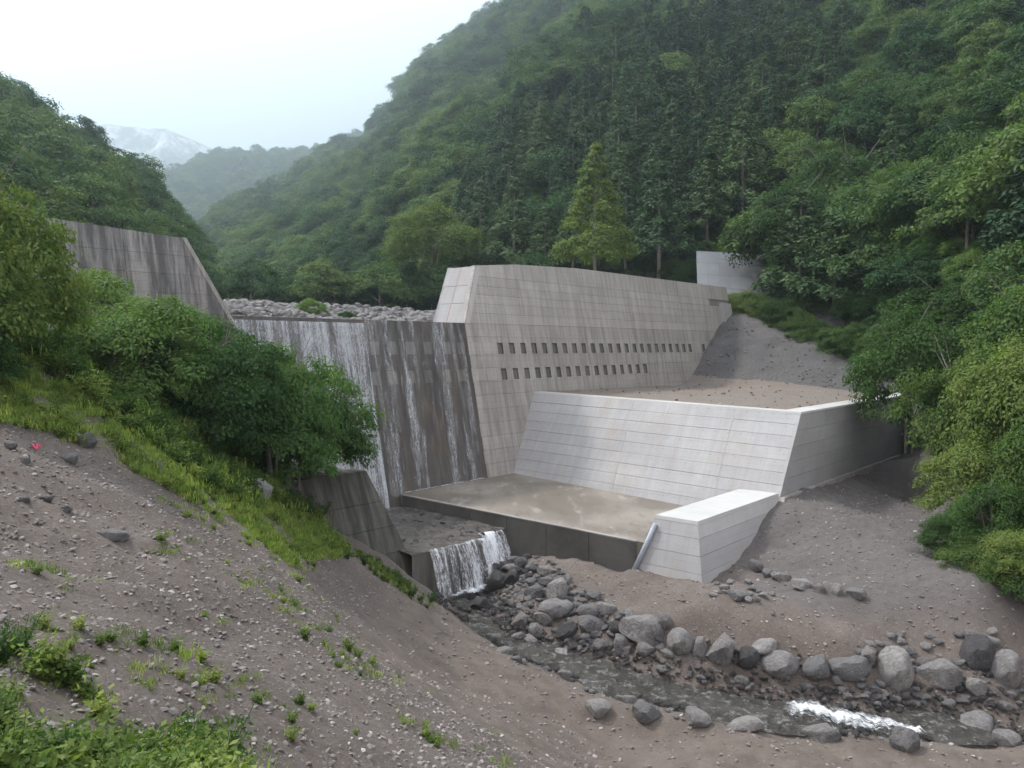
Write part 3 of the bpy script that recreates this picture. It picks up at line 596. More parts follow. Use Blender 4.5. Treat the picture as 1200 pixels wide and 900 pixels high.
# ------------------------------------------------------------------ sub dam block
sb = empty('sub_dam_wing', tuple(L(-4, 18, -9.5)), 'bulky wedge-shaped concrete block with white top and a slanting pipe at the apron end', 'concrete block')
def kbk(z): return -8.6+.3*(z+7.6)
b = MB()
def sbp(z, s, k=None, o=0): return L(kbk(z) if k is None else k, (19.25-.25*(z+7.6)+o) if s else (17.15+.28*(z+7.6)), z)
b.hexa([sbp(-11.5, 1, None, -.08)+U*.08, sbp(-11.5, 1, .1, -.08), sbp(-11.5, 0, .1), sbp(-11.5, 0)+U*.08, sbp(-7.75, 1, None, -.08)+U*.08, sbp(-7.75, 1, .1, -.08), sbp(-7.75, 0, .1), sbp(-7.75, 0)+U*.08]); b.build('block_core', M['core'], sb)
sz = [-11.5, -10.4, -9.7, -9.0, -8.3, -7.74]
for i in range(5):
    z0, z1 = sz[i]+.008, sz[i+1]-.008
    b = MB(); b.hexa([sbp(z0, 1, None), sbp(z0, 1, .1), sbp(z0, 1, .1, -.15), sbp(z0, 1, None, -.15), sbp(z1, 1, None), sbp(z1, 1, .1), sbp(z1, 1, .1, -.15), sbp(z1, 1, None, -.15)]); b.build('front_lift', M['newtop'] if i > 3 else M['new'], sb)
    b = MB(); b.hexa([sbp(z0, 0)-U*.004, sbp(z0, 1, None, -.004)-U*.004, sbp(z0, 1, None, -.004)+U*.15, sbp(z0, 0)+U*.15, sbp(z1, 0)-U*.004, sbp(z1, 1, None, -.004)-U*.004, sbp(z1, 1, None, -.004)+U*.15, sbp(z1, 0)+U*.15]); b.build('side_lift', M['new'], sb)
b = MB(); b.hexa([sbp(-7.735, 1)-U*.01, sbp(-7.735, 1, .35), sbp(-7.735, 0, .0), sbp(-7.735, 0)-U*.01, sbp(-7.58, 1)-U*.01, sbp(-7.58, 1, .35), sbp(-7.58, 0, .0), sbp(-7.58, 0)-U*.01]); b.build('block_top', M['newtop'], sb)
b = MB(); p0, p1 = sbp(-7.95, 0)+N*.22-U*.12, sbp(-10.3, 0)+N*.1-U*.14; b.tube([p0, p0*.5+p1*.5, p1], [.11, .11, .11], 10); b.build('drain_pipe', M['pipe'], sb, smooth=True)

# ------------------------------------------------------------------ left training wall and lower channel
lw = empty('left_retaining_wall', tuple(L(-20, 5, -8)), 'dark weathered moss-stained concrete wall end below the leafy bank shrubs', 'wall')
def lwp(z, k=None, t=None): return L(-17.0-.3*(z+5.6) if k is None else k, 7.0-.42*(z+5.6) if t is None else t, z)
lz = [-12, -10.2, -9.2, -8.1, -7.0, -5.62]
for i in range(5):
    z0, z1 = lz[i]+.01, lz[i+1]-.01
    ko = 0 if i > 0 else 0
    b = MB(); b.hexa([lwp(z0), lwp(z0, -27), lwp(z0, -27, 6), lwp(z0, None, 6), lwp(z1), lwp(z1, -27), lwp(z1, -27, 6), lwp(z1, None, 6)]); b.F = [tuple(reversed(f)) for f in b.F]
    b.build('wall_lift', M['mossy'], lw)
b = MB(); b.hexa([lwp(-12, None, 0), lwp(-12, -19, 0), lwp(-12, -19, 6.01), lwp(-12, None, 6.01), lwp(-5.75, None, 0), lwp(-5.75, -18.2, 0), lwp(-5.75, -18.2, 6.01), lwp(-5.75, None, 6.01)]); b.build('channel_side', M['mossy'], lw)
def irregular(me_o, amp, seed):
    for v in me_o.data.vertices: v.co += Vector(noise.noise_vector(v.co*1.3+Vector((seed, 0, 0))))*amp
chf = empty('channel_floor', tuple(L(-13, 5, -9.5)), 'broken concrete channel floor beneath the dam, thinly covered by running water', 'channel floor')
# floor grid with ragged lip
nk, ntt = 40, 34; kg = np.linspace(-16.4, -9.9, nk); rows_ = []
lipt = lambda k: 9.75+.12*(k+13)+.35*noise.noise(Vector((k*.9, 3, 0)))+(-.9 if k > -12.2 else 0)*min(1, (k+12.2)*2)
V, F = [], []
for a in range(ntt):
    for k in kg:
        t = 1.5+(lipt(k)-1.5)*a/(ntt-1); V.append(L(k, t, -8.95-.28*(a/(ntt-1))+.05*noise.noise(Vector((k*1.5, t*1.5, 1)))))
for k in kg: V.append(L(k, lipt(k)+.05*noise.noise(Vector((k*3, 1, 0))), -12.2))
for a in range(ntt):
    for i in range(nk-1): F.append((a*nk+i, a*nk+i+1, (a+1)*nk+i+1, (a+1)*nk+i)[::-1])
b = MB(); b.add(V, F); b.build('floor_slab', M['damp'], chf)
V2 = [v+np.array([0, 0, .045+.03*noise.noise(Vector(v)*1.7)]) for v in V[:nk*ntt]]; F2 = F[:(ntt-1)*(nk-1)]
b = MB(); b.add(V2, F2); tag(b.build('channel_water', M['film'], smooth=True), kind='structure')

# ------------------------------------------------------------------ water
def sheet(name, fn, nu, nv, mat, fu=0, f0=0, f1=0):
    V = [fn(i/(nu-1), j/(nv-1)) for j in range(nv) for i in range(nu)]
    F = [(j*nu+i, j*nu+i+1, (j+1)*nu+i+1, (j+1)*nu+i) for j in range(nv-1) for i in range(nu-1)]
    b = MB(); b.add(V, F); o = b.build(name, mat, smooth=True)
    E = [(min(1, min(i, nu-1-i)/(nu-1)/fu) if fu else 1)*(min(1, j/(nv-1)/f0) if f0 else 1)*(min(1, (nv-1-j)/(nv-1)/f1) if f1 else 1) for j in range(nv) for i in range(nu)]
    at = o.data.attributes.new('edge', 'FLOAT', 'POINT'); at.data.foreach_set('value', E); return tag(o, kind='structure')
def dense(u, v):
    k = K0+.05+u*(-11.4-K0); z = ZC+.06-v*10.9; n = noise.noise(Vector((k*4, z*.6, 0)))
    if v == 0: return L(k, ft(z)-.9, ZC+.05)
    return L(k, ft(z)+.06+.03*n+v*.1, z)
sheet('main_waterfall', dense, 90, 40, M['fall_dense'])
def thin(u, v):
    k = -11.35+u*(K1-.4+11.35); z = ZC+.02-v*10.0; n = noise.noise(Vector((k*4, z*.6, 7)))
    return L(k, ft(z)+.05+.02*n, z)
sheet('thin_waterfall', thin, 90, 30, M['fall_thin'])
# narrow jets from open holes in the wet face
for k, z, h, wd in ((kfromx(474, -1.3), -1.1, 3.3, .16), (kfromx(527, -5.8), -5.9, 2.4, .13), (kfromx(438, -3.9), -3.9, 4.6, .3)):
    def jet(u, v, k=k, z=z, h=h, wd=wd):
        zz = z-v*h; return L(k+(u-.5)*wd*2*(1+.7*v)+.12*v*noise.noise(Vector((k, zz*1.4, 0))), ft(zz)+.12+.25*math.sin(min(1, v*2)*1.57)*(1-v*.5)-.1*abs(u-.5), zz)
    sheet('water_jet', jet, 9, 30, M['fall_low'], .5, 0, .5)
def lip_line(u, v):
    k = -10.2+u*(K1-.3+10.2); return L(k, ft(-8.3)+.05+v*(.22+.18*noise.noise(Vector((k*3, 0, 5)))), -8.3+.07+.03*noise.noise(Vector((k*9, v*4, 0))))
sheet('base_foam', lip_line, 60, 6, M['foam'], .02, 0, .6)
def low1(u, v):
    k = -15.75+u*5.6; lt = lipt(k); n = noise.noise(Vector((k*5, v*1.2, 3)))
    return L(k, lt+.04+.75*v**.7+.07*n, -9.17+.02-v**1.25*(2.15-.5*max(0, u-.7)/.3))
sheet('lower_waterfall', low1, 90, 30, M['fall_low'], .04)
def pool(u, v):
    k = -15.8+u*5.2; return L(k, lipt(k)+.5+v*(1.1+.5*noise.noise(Vector((k*1.3, 0, 2)))), -11.15+.1*noise.noise(Vector((k*4, v*5, 0)))-.12*v)
sheet('pool_foam', pool, 50, 14, M['foam'], .2, .2, .7)
def strm(u, v):
    f = v*(len(stream_pts)-1); i = min(int(f), len(stream_pts)-2); s = f-i
    A = stream_pts[i][0]*(1-s)+stream_pts[i+1][0]*s; B = stream_pts[i][1]*(1-s)+stream_pts[i+1][1]*s; w = (B-A)
    p = A-w*.15+w*1.3*u; p[2] = (A[2]+B[2])/2-.06+.05*noise.noise(Vector((p[0]*2.1, p[1]*2.1, 0)))+.03*noise.noise(Vector((p[0]*6, p[1]*6, 0))); return p
sheet('stream', strm, 30, 220, M['water'])
def foamy(u, v):
    a, b_ = atz(905, 822, -12.0), atz(1100, 862, -12.25); w = 1.35*(1-.35*v)*(.5+math.sin(3.0*v+.1)); p = a+(b_-a)*v
    n = noise.noise(Vector((v*14, u*4, 0)))+.6*noise.noise(Vector((v*40, u*9, 3))); d = np.cross(b_-a, [0, 0, 1.]); d /= np.linalg.norm(d)
    return p+d*((u-.5)*w*2+.25*noise.noise(Vector((v*6, 0, 0))))+np.array([0, 0, .1+.16*n-.35*abs(u-.5)])
sheet('rapids', foamy, 24, 140, M['foam'], .45, .15, .12)

# ------------------------------------------------------------------ stones
def ico(sub):
    import bmesh
    bm = bmesh.new(); bmesh.ops.create_icosphere(bm, subdivisions=sub, radius=1); V = np.array([v.co[:] for v in bm.verts]); F = np.array([[v.index for v in f.verts] for f in bm.faces]); bm.free(); return V, F
def stone_mesh(name, seed, sub, mat, flat=.7, cuts=7, rough=.16):
    r = np.random.default_rng(seed); V, F = ico(sub); V = V*np.array([1, r.uniform(.7, .95), r.uniform(flat-.1, flat+.12)])
    for _ in range(cuts):
        n = r.normal(size=3); n /= np.linalg.norm(n); d = r.uniform(.52, .82)*(abs(n[0])+.8*abs(n[1])+flat*abs(n[2]))/1.35; s = V@n; V = V-np.outer(np.clip(s-d, 0, None)*.9, n)
    V = np.array([v*(1+rough*noise.noise(Vector(v)*1.3+Vector((seed*3.1, 0, 0)))+rough*.35*noise.noise(Vector(v)*3.7+Vector((seed, 5, 0)))) for v in V])
    me = mesh(name, V, F, mat, True); me.set_sharp_from_angle(angle=R(32)); return me
stone_sets = {}
for key, mat in (('rock', 'rock'), ('pale', 'rockpale'), ('wet', 'rockwet')):
    stone_sets[key] = [stone_mesh('boulder', 20+i, 3, M[mat], .72, 11, .2) for i in range(7)]
pebbles_src = [stone_mesh('pebble', 60+i, 1, M['pebble'], .6, 4, .1) for i in range(5)]
cobbles_src = [stone_mesh('cobble', 80+i, 2, M['rock'], .68, 6, .14) for i in range(5)]
cobwet_src = [stone_mesh('wet_cobble', 90+i, 2, M['rockwet'], .68, 6, .14) for i in range(4)]
def boulder(px, py, w, h, kind, label, group=None, loc=None, cat='boulder', name='boulder'):
    """px, py: centre in the photo; w, h its size there"""
    P = hit(px, py+h*.42) if loc is None else loc; s = w*P[1]/FL/2; hh = h*P[1]/FL/2*.98
    me = random.choice(stone_sets[kind]); o = obj(name, me); o.scale = (s*1.16, s*1.1, hh*1.5)
    o.location = (P[0], P[1]+s*.25, P[2]+hh*.55); o.rotation_euler = (random.uniform(-.15, .15), random.uniform(-.3, .3), random.choice([0, 3.14])+random.uniform(-.5, .5))
    tag(o, label, cat, group); return o
BL_ = [  # px, py, w, h, kind, label
 (700,826,37,26,'pale','pale angular boulder with a pointed top alone on the brown flat, left of two'),
 (757,833,37,22,'rock','rounded grey boulder alone on the brown flat, right of the pointed pale one'),
 (817,838,38,24,'rock','lumpy two-humped boulder at the near edge of the stream'),
 (875,848,42,19,'pale','low wedge-shaped pale rock on the brown flat near the stream'),
 (966,859,44,20,'rock','long smooth oval boulder on the near bank beside the white rapids'),
 (1063,865,35,32,'rock','round brown-grey boulder at the downstream end of the white rapids'),
 (1131,861,27,24,'pale','small blocky stone on the near bank right of the round boulder'),
 (1182,863,34,24,'rock','rounded boulder at the near right corner of the river bank'),
 (1150,848,46,28,'rock','pale smooth boulder touching the long slab at the end of the rapids'),
 (1112,853,44,16,'rock','long low slab lying across the end of the rapids'),
 (755,736,52,40,'rock','large elongated boulder leaning in the middle of the heaped stone row'),
 (778,726,26,22,'rock','slanting boulder resting on the upper side of the large elongated one'),
 (798,749,36,30,'rock','broad dark boulder right of the large elongated one'),
 (821,756,19,27,'pale','small upright egg-shaped brown boulder in the stone row'),
 (847,760,34,45,'rock','tall mottled boulder standing upright in the stone row'),
 (876,766,28,30,'wet','dark brown boulder leaning right of the tall mottled one'),
 (896,756,33,16,'pale','flat pale topped rock perched above the wide brown boulder'),
 (914,776,47,28,'rock','wide low brown boulder below the flat pale topped rock'),
 (959,778,41,34,'rock','squarish dark grey boulder in the stone row left of the long slanting one'),
 (1001,779,50,30,'rock','long boulder slanting down to the right in the stone row'),
 (1050,779,44,52,'pale','largest pale triangular boulder of the stone row'),
 (1106,788,48,36,'rock','smooth pinkish wedge boulder right of the largest pale one'),
 (1148,761,40,42,'wet','dark blocky boulder sitting high behind the right end of the row'),
 (1180,780,36,48,'rock','tall grey boulder at the right edge of the stone row'),
 (1148,803,26,28,'pale','upright pale stone at the foot of the dark blocky boulder'),
 (1083,776,20,18,'rock','small rounded stone tucked between the largest pale boulder and pink wedge'),
 (1017,768,24,26,'rock','pair-forming upright stone behind the long slanting boulder'),
 (738,727,20,26,'rock','narrow upright boulder left of the large elongated one'),
 (722,732,22,24,'wet','dark rounded stone in the heap just left of the narrow upright one'),
 (691,729,34,20,'rock','smooth oval boulder in front of the heap beside the stream'),
 (711,712,26,18,'rock','rounded boulder on the upper edge of the heap'),
 (690,714,27,22,'rock','pale sided boulder on the upper edge of the heap'),
 (697,697,22,14,'rock','small flat boulder on the heap facing the gravel flat'),
 (650,710,40,26,'rock','big angular boulder in the middle of the heap below the small fall'),
 (654,689,24,32,'pale','upright pale block on the right shoulder of the heap below the fall'),
 (628,692,28,17,'rock','smooth oval boulder at the centre of the heap below the fall'),
 (600,676,22,20,'wet','dark wet angular rock beside the right side of the small fall'),
 (583,678,30,26,'wet','largest dark wet rock right against the small fall'),
 (612,659,22,16,'wet','wet rock below the right end of the channel lip'),
 (640,668,20,14,'rock','pale grey rock on the upper shoulder of the heap'),
 (561,707,26,18,'wet','dark wet rock standing in the splash pool of the small fall'),
 (530,699,34,18,'wet','flat wet rock half under the curtain of the small fall'),
 (636,722,24,20,'rock','grey stone midway down the heap below the fall'),
 (610,726,20,24,'rock','upright stone near the stream in the heap below the fall'),
 (628,737,22,16,'rock','stone at the water edge of the heap below the fall'),
 (607,744,18,12,'pale','small white-topped stone at the water edge'),
 (623,749,22,10,'pale','flat white-topped stone at the water edge, right of its smaller twin'),
 (663,738,26,18,'wet','brown lumpy stone near the water edge of the heap'),
 (705,755,22,15,'rock','stone on the stream edge below the smooth oval boulder'),
 (730,752,28,20,'rock','stone on the stream edge below the large elongated boulder'),
 (755,759,26,20,'rock','stone on the stream edge left of the broad dark boulder'),
 (782,765,20,12,'pale','flat pale stone on the stream edge below the broad dark boulder'),
 (672,755,22,12,'wet','dark flat stone at the stream edge below the heap'),
 (870,796,18,14,'pale','pale flat-topped stone standing at the water edge of the pebble bar'),
 (886,662,18,20,'rock','leftmost rounded stone of the short row beside the concrete block'),
 (900,671,15,12,'rock','second, smaller stone of the short row beside the concrete block'),
 (918,675,24,13,'rock','long low stone, third in the short row beside the concrete block'),
 (941,684,25,16,'pale','pale square-cut stone in the short row beside the concrete block'),
 (962,689,16,12,'rock','small dark stone right of the pale square-cut one'),
 (982,690,15,16,'pale','small upright pale stone in the short row'),
 (1004,694,22,17,'rock','brown rounded stone ending the short row on the right'),
 (866,695,30,16,'rock','broad flat grey stone lying among rubble under the concrete block'),
 (82,534,22,18,'rock','grey blocky stone at the grass edge right of the pink ribbon'),
 (100,514,24,20,'rock','brown flat-faced rock half sunk in the grass of the near bank'),
 (184,547,16,20,'rock','pale upright stone in the gap of the grass on the near bank'),
 (132,626,30,16,'rock','brown triangular rock lying on the near gravel slope'),
 (75,595,18,10,'rock','small blue-grey oval stone on the near gravel slope'),
 (25,584,20,9,'rock','flat grey stone, left of a pair on the near gravel slope'),
 (52,583,18,9,'rock','flat grey stone, right of a pair on the near gravel slope'),
 (265,793,9,8,'pale','tiny white stone catching the light on the near gravel slope'),
 (300,572,40,28,'pale','big pale rounded rock breaking out of the grassy bank below the shrubs'),
 (10,520,18,14,'rock','grey cobble at the left edge of the near bank'),
 (28,538,16,12,'rock','grey cobble beneath the grass near the left edge of the picture'),
 (590,762,20,11,'pale','pale slab at the near edge of the stream, uppermost of its row'),
 (665,768,28,12,'pale','long pale slab at the near edge of the stream'),
 (720,803,26,10,'pale','low pale slab at the near edge of the stream, below the long one'),
 (765,818,24,12,'pale','pale slab at the near stream edge above the two lone boulders'),
]
for r_ in BL_: boulder(*r_)
# unnamed members of the heap and rows
def line_pts(poly, n, j):
    out = []
    for _ in range(n):
        i = random.randrange(len(poly)-1); s = random.random(); out.append((poly[i][0]*(1-s)+poly[i+1][0]*s+random.uniform(-j, j), poly[i][1]*(1-s)+poly[i+1][1]*s+random.uniform(-j, j)*.7))
    return out
named = [(r_[0], r_[1], r_[2]) for r_ in BL_]
def free(px, py, w): return all(abs(px-a)+abs(py-b)*1.4 > (w+c_)*.36 for a, b, c_ in named)
for poly, n, j, w0, w1, kinds, lab, grp in [
    ([(560,672),(600,668),(640,690),(660,725)], 70, 26, 10, 20, ('rock','wet','wet','rock'), 'one of the many small grey stones heaped below the small fall', 'stones heaped below the small fall'),
    ([(590,725),(660,748),(740,762)], 36, 12, 9, 17, ('rock','wet','rock'), 'one of the small stones lining the stream at the foot of the heap', 'small stones lining the stream'),
    ([(960,800),(1030,812),(1110,815),(1190,822)], 60, 16, 9, 20, ('rock','rock','pale','wet'), 'one of the cobbles packed between the boulder row and the white rapids', 'cobbles between boulder row and rapids'),
    ([(1000,758),(1090,750),(1190,745)], 18, 14, 9, 18, ('rock','pale'), 'one of the loose stones behind the right end of the boulder row', 'loose stones behind the boulder row'),
    ([(560,752),(640,785),(740,822),(790,838)], 30, 6, 8, 18, ('pale','rock'), 'one of the small pale stones along the near edge of the stream', 'pale stones along the near stream edge'),
    ([(840,690),(870,688),(905,705)], 26, 14, 7, 13, ('pale','rock'), 'one of the pale rubble stones under the corner of the concrete block', 'rubble under the concrete block')]:
    for px, py in line_pts(poly, n, j):
        w = random.uniform(w0, w1)
        if free(px, py, w): boulder(px, py, w, w*random.uniform(.55, .8), random.choice(kinds), lab, grp, cat='stone', name='stone'); named.append((px, py, w))

# ------------------------------------------------------------------ scattering of what nobody could count
def scatter(name, P, S, RZ, VAR, sources, kind='stuff', tilt=0, label=None, cat=None):
    """sources: objects whose mesh is instanced, chosen by VAR"""
    n = len(P); me = bpy.data.meshes.new(name); me.vertices.add(n); me.vertices.foreach_set('co', np.asarray(P, float).ravel())
    for k_, a, ty in (('sc', S, 'FLOAT_VECTOR'), ('ro', np.stack([RNG.uniform(-tilt, tilt, n), RNG.uniform(-tilt, tilt, n), np.asarray(RZ)], -1), 'FLOAT_VECTOR')):
        at = me.attributes.new(k_, ty, 'POINT'); at.data.foreach_set('vector', np.asarray(a, np.float32).ravel())
    at = me.attributes.new('vr', 'INT', 'POINT'); at.data.foreach_set('value', np.asarray(VAR, np.int32))
    o = obj(name, me); ng = bpy.data.node_groups.new(name, 'GeometryNodeTree')
    ng.interface.new_socket('Geometry', in_out='INPUT', socket_type='NodeSocketGeometry'); ng.interface.new_socket('Geometry', in_out='OUTPUT', socket_type='NodeSocketGeometry')
    ns, ls = ng.nodes, ng.links; gi = ns.new('NodeGroupInput'); go = ns.new('NodeGroupOutput'); jn = ns.new('GeometryNodeJoinGeometry')
    def attr(nm, dt): a = ns.new('GeometryNodeInputNamedAttribute'); a.data_type = dt; a.inputs[0].default_value = nm; return a.outputs[0]
    sc, ro, vr = attr('sc', 'FLOAT_VECTOR'), attr('ro', 'FLOAT_VECTOR'), attr('vr', 'INT')
    for i, src in enumerate(sources):
        ip = ns.new('GeometryNodeInstanceOnPoints'); oi = ns.new('GeometryNodeObjectInfo'); oi.inputs['Object'].default_value = src; oi.inputs['As Instance'].default_value = True
        cmp = ns.new('FunctionNodeCompare'); cmp.data_type = 'INT'; cmp.operation = 'EQUAL'; cmp.inputs[3].default_value = i
        ls.new(vr, cmp.inputs[2]); ls.new(cmp.outputs[0], ip.inputs['Selection'])
        ls.new(gi.outputs[0], ip.inputs['Points']); ls.new(oi.outputs['Geometry'], ip.inputs['Instance']); ls.new(ro, ip.inputs['Rotation']); ls.new(sc, ip.inputs['Scale']); ls.new(ip.outputs[0], jn.inputs[0])
    ls.new(jn.outputs[0], go.inputs[0]); md = o.modifiers.new('scatter', 'NODES'); md.node_group = ng
    return tag(o, label, cat, kind=kind)
def src_stone(me, px, py, label):
    P = hit(px, py); o = obj(me.name, me); s = 7*P[1]/FL/2; o.scale = (s, s, s); o.location = (P[0], P[1], P[2]+s*.3); return tag(o, label, 'stone')
psrc = [src_stone(m_, x, y, l_) for m_, x, y, l_ in zip(pebbles_src, (304, 210, 411, 350, 120), (783, 640, 690, 860, 700),
        ('small grey pebble lying in the lower middle of the near gravel slope', 'small pebble in the upper middle of the near gravel slope', 'small pebble near the right shoulder of the gravel slope', 'small pebble at the bottom of the near gravel slope', 'small pebble at the left of the near gravel slope'))]
csrc = [src_stone(m_, x, y, l_) for m_, x, y, l_ in zip(cobbles_src+cobwet_src, (1080, 800, 905, 1120, 690, 540, 585, 700, 930), (700, 705, 720, 725, 700, 722, 735, 775, 812),
        ('small grey stone on the ground below the right bank trees', 'small grey stone on the flat in front of the concrete block', 'small stone on the flat right of the concrete block', 'small stone on the right flat above the boulder row', 'small stone on the flat above the heap',
         'small wet stone at the splash pool', 'small wet stone at the head of the stream', 'small wet stone in the stream shallows', 'small wet stone at the top of the rapids'))]
def rand_px(poly, n):
    xs = [p[0] for p in poly]; ys = [p[1] for p in poly]; x = RNG.uniform(min(xs), max(xs), n*4); y = RNG.uniform(min(ys), max(ys), n*4); k_ = inpoly(x, y, poly); return np.stack([x[k_], y[k_]], 1)[:n]
def world_pts(mask_fn, n, box):
    X = RNG.uniform(box[0], box[1], n); Y = RNG.uniform(box[2], box[3], n); Z = hz(X, Y); P = np.stack([X, Y, Z], 1); a, b_ = proj(P); k_, t_ = toL(X, Y)
    m = mask_fn(a, b_, k_, t_, X, Y); return P[m], a[m], b_[m]
def ins(k_, t_): return ((k_ > -16.8) & (t_ < 9.8)) | ((k_ > -10.4) & (t_ < 16.7)) | ((k_ > -9.5) & (t_ < 19.6))
def add_sc(name, P, lo, hi, pw, srcs, flat=.8, sink=.25, tilt=.5, label=None, cat=None):
    n = len(P); s = lo+(hi-lo)*RNG.random(n)**pw; P = P.copy(); P[:, 2] += s*(.5-sink); S = np.stack([s*RNG.uniform(.8, 1.2, n), s*RNG.uniform(.8, 1.2, n), s*flat], 1)
    return scatter(name, P, S, RNG.uniform(0, 6.28, n), RNG.integers(0, len(srcs), n), srcs, tilt=tilt)
P, a, b_ = world_pts(lambda a, b_, k_, t_, X, Y: (a > -60) & (a < 1260) & (b_ < 960) & ~inpoly(a, b_, FLAT) & (Y < 33) & (X < 1+.0*Y) & ~ins(k_, t_), 150000, (-14, 4, 3.5, 33)); keepn = np.random.default_rng(1).random(len(P)) < np.clip(13/np.maximum(P[:, 1], 4), .25, 1)
add_sc('bank_gravel', P[keepn], .006, .06, 7, psrc, .7, .38)
P, a, b_ = world_pts(lambda a, b_, k_, t_, X, Y: (a < 1260) & (b_ < 960) & ~ins(k_, t_) & ((X > 1) | inpoly(a, b_, FLAT)), 45000, (-6, 34, 17, 46))
add_sc('flat_gravel', P, .012, .10, 6, psrc, .7, .38)
P, a, b_ = world_pts(lambda a, b_, k_, t_, X, Y: inpoly(a, b_, [(560,650),(640,650),(690,700),(800,745),(1000,775),(1210,770),(1210,840),(1000,835),(860,808),(730,778),(590,740),(540,705)]) & ~ins(k_, t_), 16000, (-6, 24, 22, 42))
add_sc('heap_cobbles', P, .05, .22, 2, csrc[:7], .75, .3)
P, a, b_ = world_pts(lambda a, b_, k_, t_, X, Y: inpoly(a, b_, [(500,700),(560,690),(700,755),(900,805),(1060,815),(1210,835),(1210,875),(1060,868),(900,858),(740,822),(600,770)]) & ~ins(k_, t_), 14000, (-6, 24, 22, 38))
P[:, 2] += .1; add_sc('stream_cobbles', P, .04, .16, 2, csrc[5:], .7, .3)
n = 700; k_, t_ = RNG.uniform(-16, -10.5, n), RNG.uniform(2, 9.4, n); m = RNG.random(n) < np.clip((t_-2)/8, .05, 1)*np.where(k_ > -12, 1, .5); k_, t_ = k_[m], t_[m]
P = D0[None]+U[None]*k_[:, None]+N[None]*t_[:, None]; P[:, 2] = -8.95-.28*(t_-1.5)/8.2; add_sc('channel_stones', P, .03, .2, 4, csrc[5:], .6, .35)
# gravel slope behind the terrace
n = 5000; k_, t_ = RNG.uniform(4, 45, n), RNG.uniform(0, 18, n); m = (k_ > 24.5) | (RNG.random(n) < .12); k_, t_ = k_[m], t_[m]
Z = tps_eval(Tb, k_, t_); P = D0[None]+U[None]*k_[:, None]+N[None]*t_[:, None]; P[:, 2] = Z+.02
add_sc('slope_gravel', P, .03, .16, 5, psrc)
# upstream stones
n = 16000; k_ = RNG.uniform(-32, 26, n); t_ = -RNG.uniform(4.5, 30, n); m = RNG.random(n) < np.where(k_ > -12, 1, .7); k_, t_ = k_[m], t_[m]
P = D0[None]+U[None]*k_[:, None]+N[None]*t_[:, None]; P[:, 2] = upz(k_, t_)+fbm(k_, t_, .4, 4, 21)*.5*np.clip((-t_-4)/5, 0, 1)
S_ = .07+.36*RNG.random(len(P))**3.0; S_ *= np.where(k_ > -10, 1.35, 1); P[:, 2] += S_*.3
scatter('upstream_stones', P, np.stack([S_, S_*.9, S_*.8], 1), RNG.uniform(0, 6.28, len(P)), RNG.integers(0, 5, len(P)), csrc[:5], tilt=.6)

# ------------------------------------------------------------------ plants
def quads(C, Nn, s, aspect=.6, rg=RNG):
    n = len(C); r = rg.normal(size=(n, 3)); a = np.cross(Nn, r); a /= np.linalg.norm(a, axis=1)[:, None]+1e-9; b = np.cross(Nn, a); b /= np.linalg.norm(b, axis=1)[:, None]+1e-9
    s = np.asarray(s).reshape(-1, 1)*np.ones((n, 1)); V = np.stack([C+a*s, C+b*s*aspect, C-a*s, C-b*s*aspect], 1).reshape(-1, 3); return V, np.arange(4*n).reshape(n, 4)
def crown_me(name, mat, seed, clumps, per, ls_, h0=.35, rad=(1, 1, .8), lay=.38, cr_=.3, cone=False, zc=None):
    r = np.random.default_rng(seed); C = []
    for i in range(clumps):
        if cone:
            h = r.random()**1.35; ra = (1-h)*.92+.06; th = r.uniform(0, 6.28); q = r.uniform(.45, 1)**.6
            C.append((math.cos(th)*ra*q*rad[0], math.sin(th)*ra*q*rad[1], h0+h*rad[2], .5*(1-h)+.32))
        else:
            d = r.normal(size=3); d /= np.linalg.norm(d); d[2] = abs(d[2])*1.1-.35; q = r.uniform(.45, 1)**.5*(1+.5*noise.noise(Vector(d)*1.7+Vector((seed, 0, 0))))
            C.append((d[0]*rad[0]*q, d[1]*rad[1]*q, h0+.45*rad[2]+d[2]*rad[2]*q*.9, r.uniform(.45, 1.35)))
    Vs = []; Fs = []; base = 0
    for (x, y, z, m_) in C:
        n = int(per*m_); d = r.normal(size=(n, 3)); d /= np.linalg.norm(d, axis=1)[:, None]; rr = r.uniform(.35, 1, n)[:, None]
        Pp = d*rr*np.array([cr_, cr_, cr_*lay])*m_; out = np.array([x, y, 0]); out /= np.linalg.norm(out)+1e-6
        if cone: Pp[:, 2] -= .35*np.linalg.norm(Pp[:, :2]+np.array([x, y])*.3, axis=1)*.6
        else: Pp[:, 2] -= (Pp[:, 0]*out[0]+Pp[:, 1]*out[1])*.3
        Nn = d*.7+np.array([0, 0, .9])+out*.3+r.normal(size=(n, 3))*.35
        V, F = quads(Pp+np.array([x, y, z]), Nn, ls_*r.uniform(.6, 1.3, n), .55, r); Vs.append(V); Fs.append(F+base); base += len(V)
    return mesh(name, np.concatenate(Vs), np.concatenate(Fs), mat)
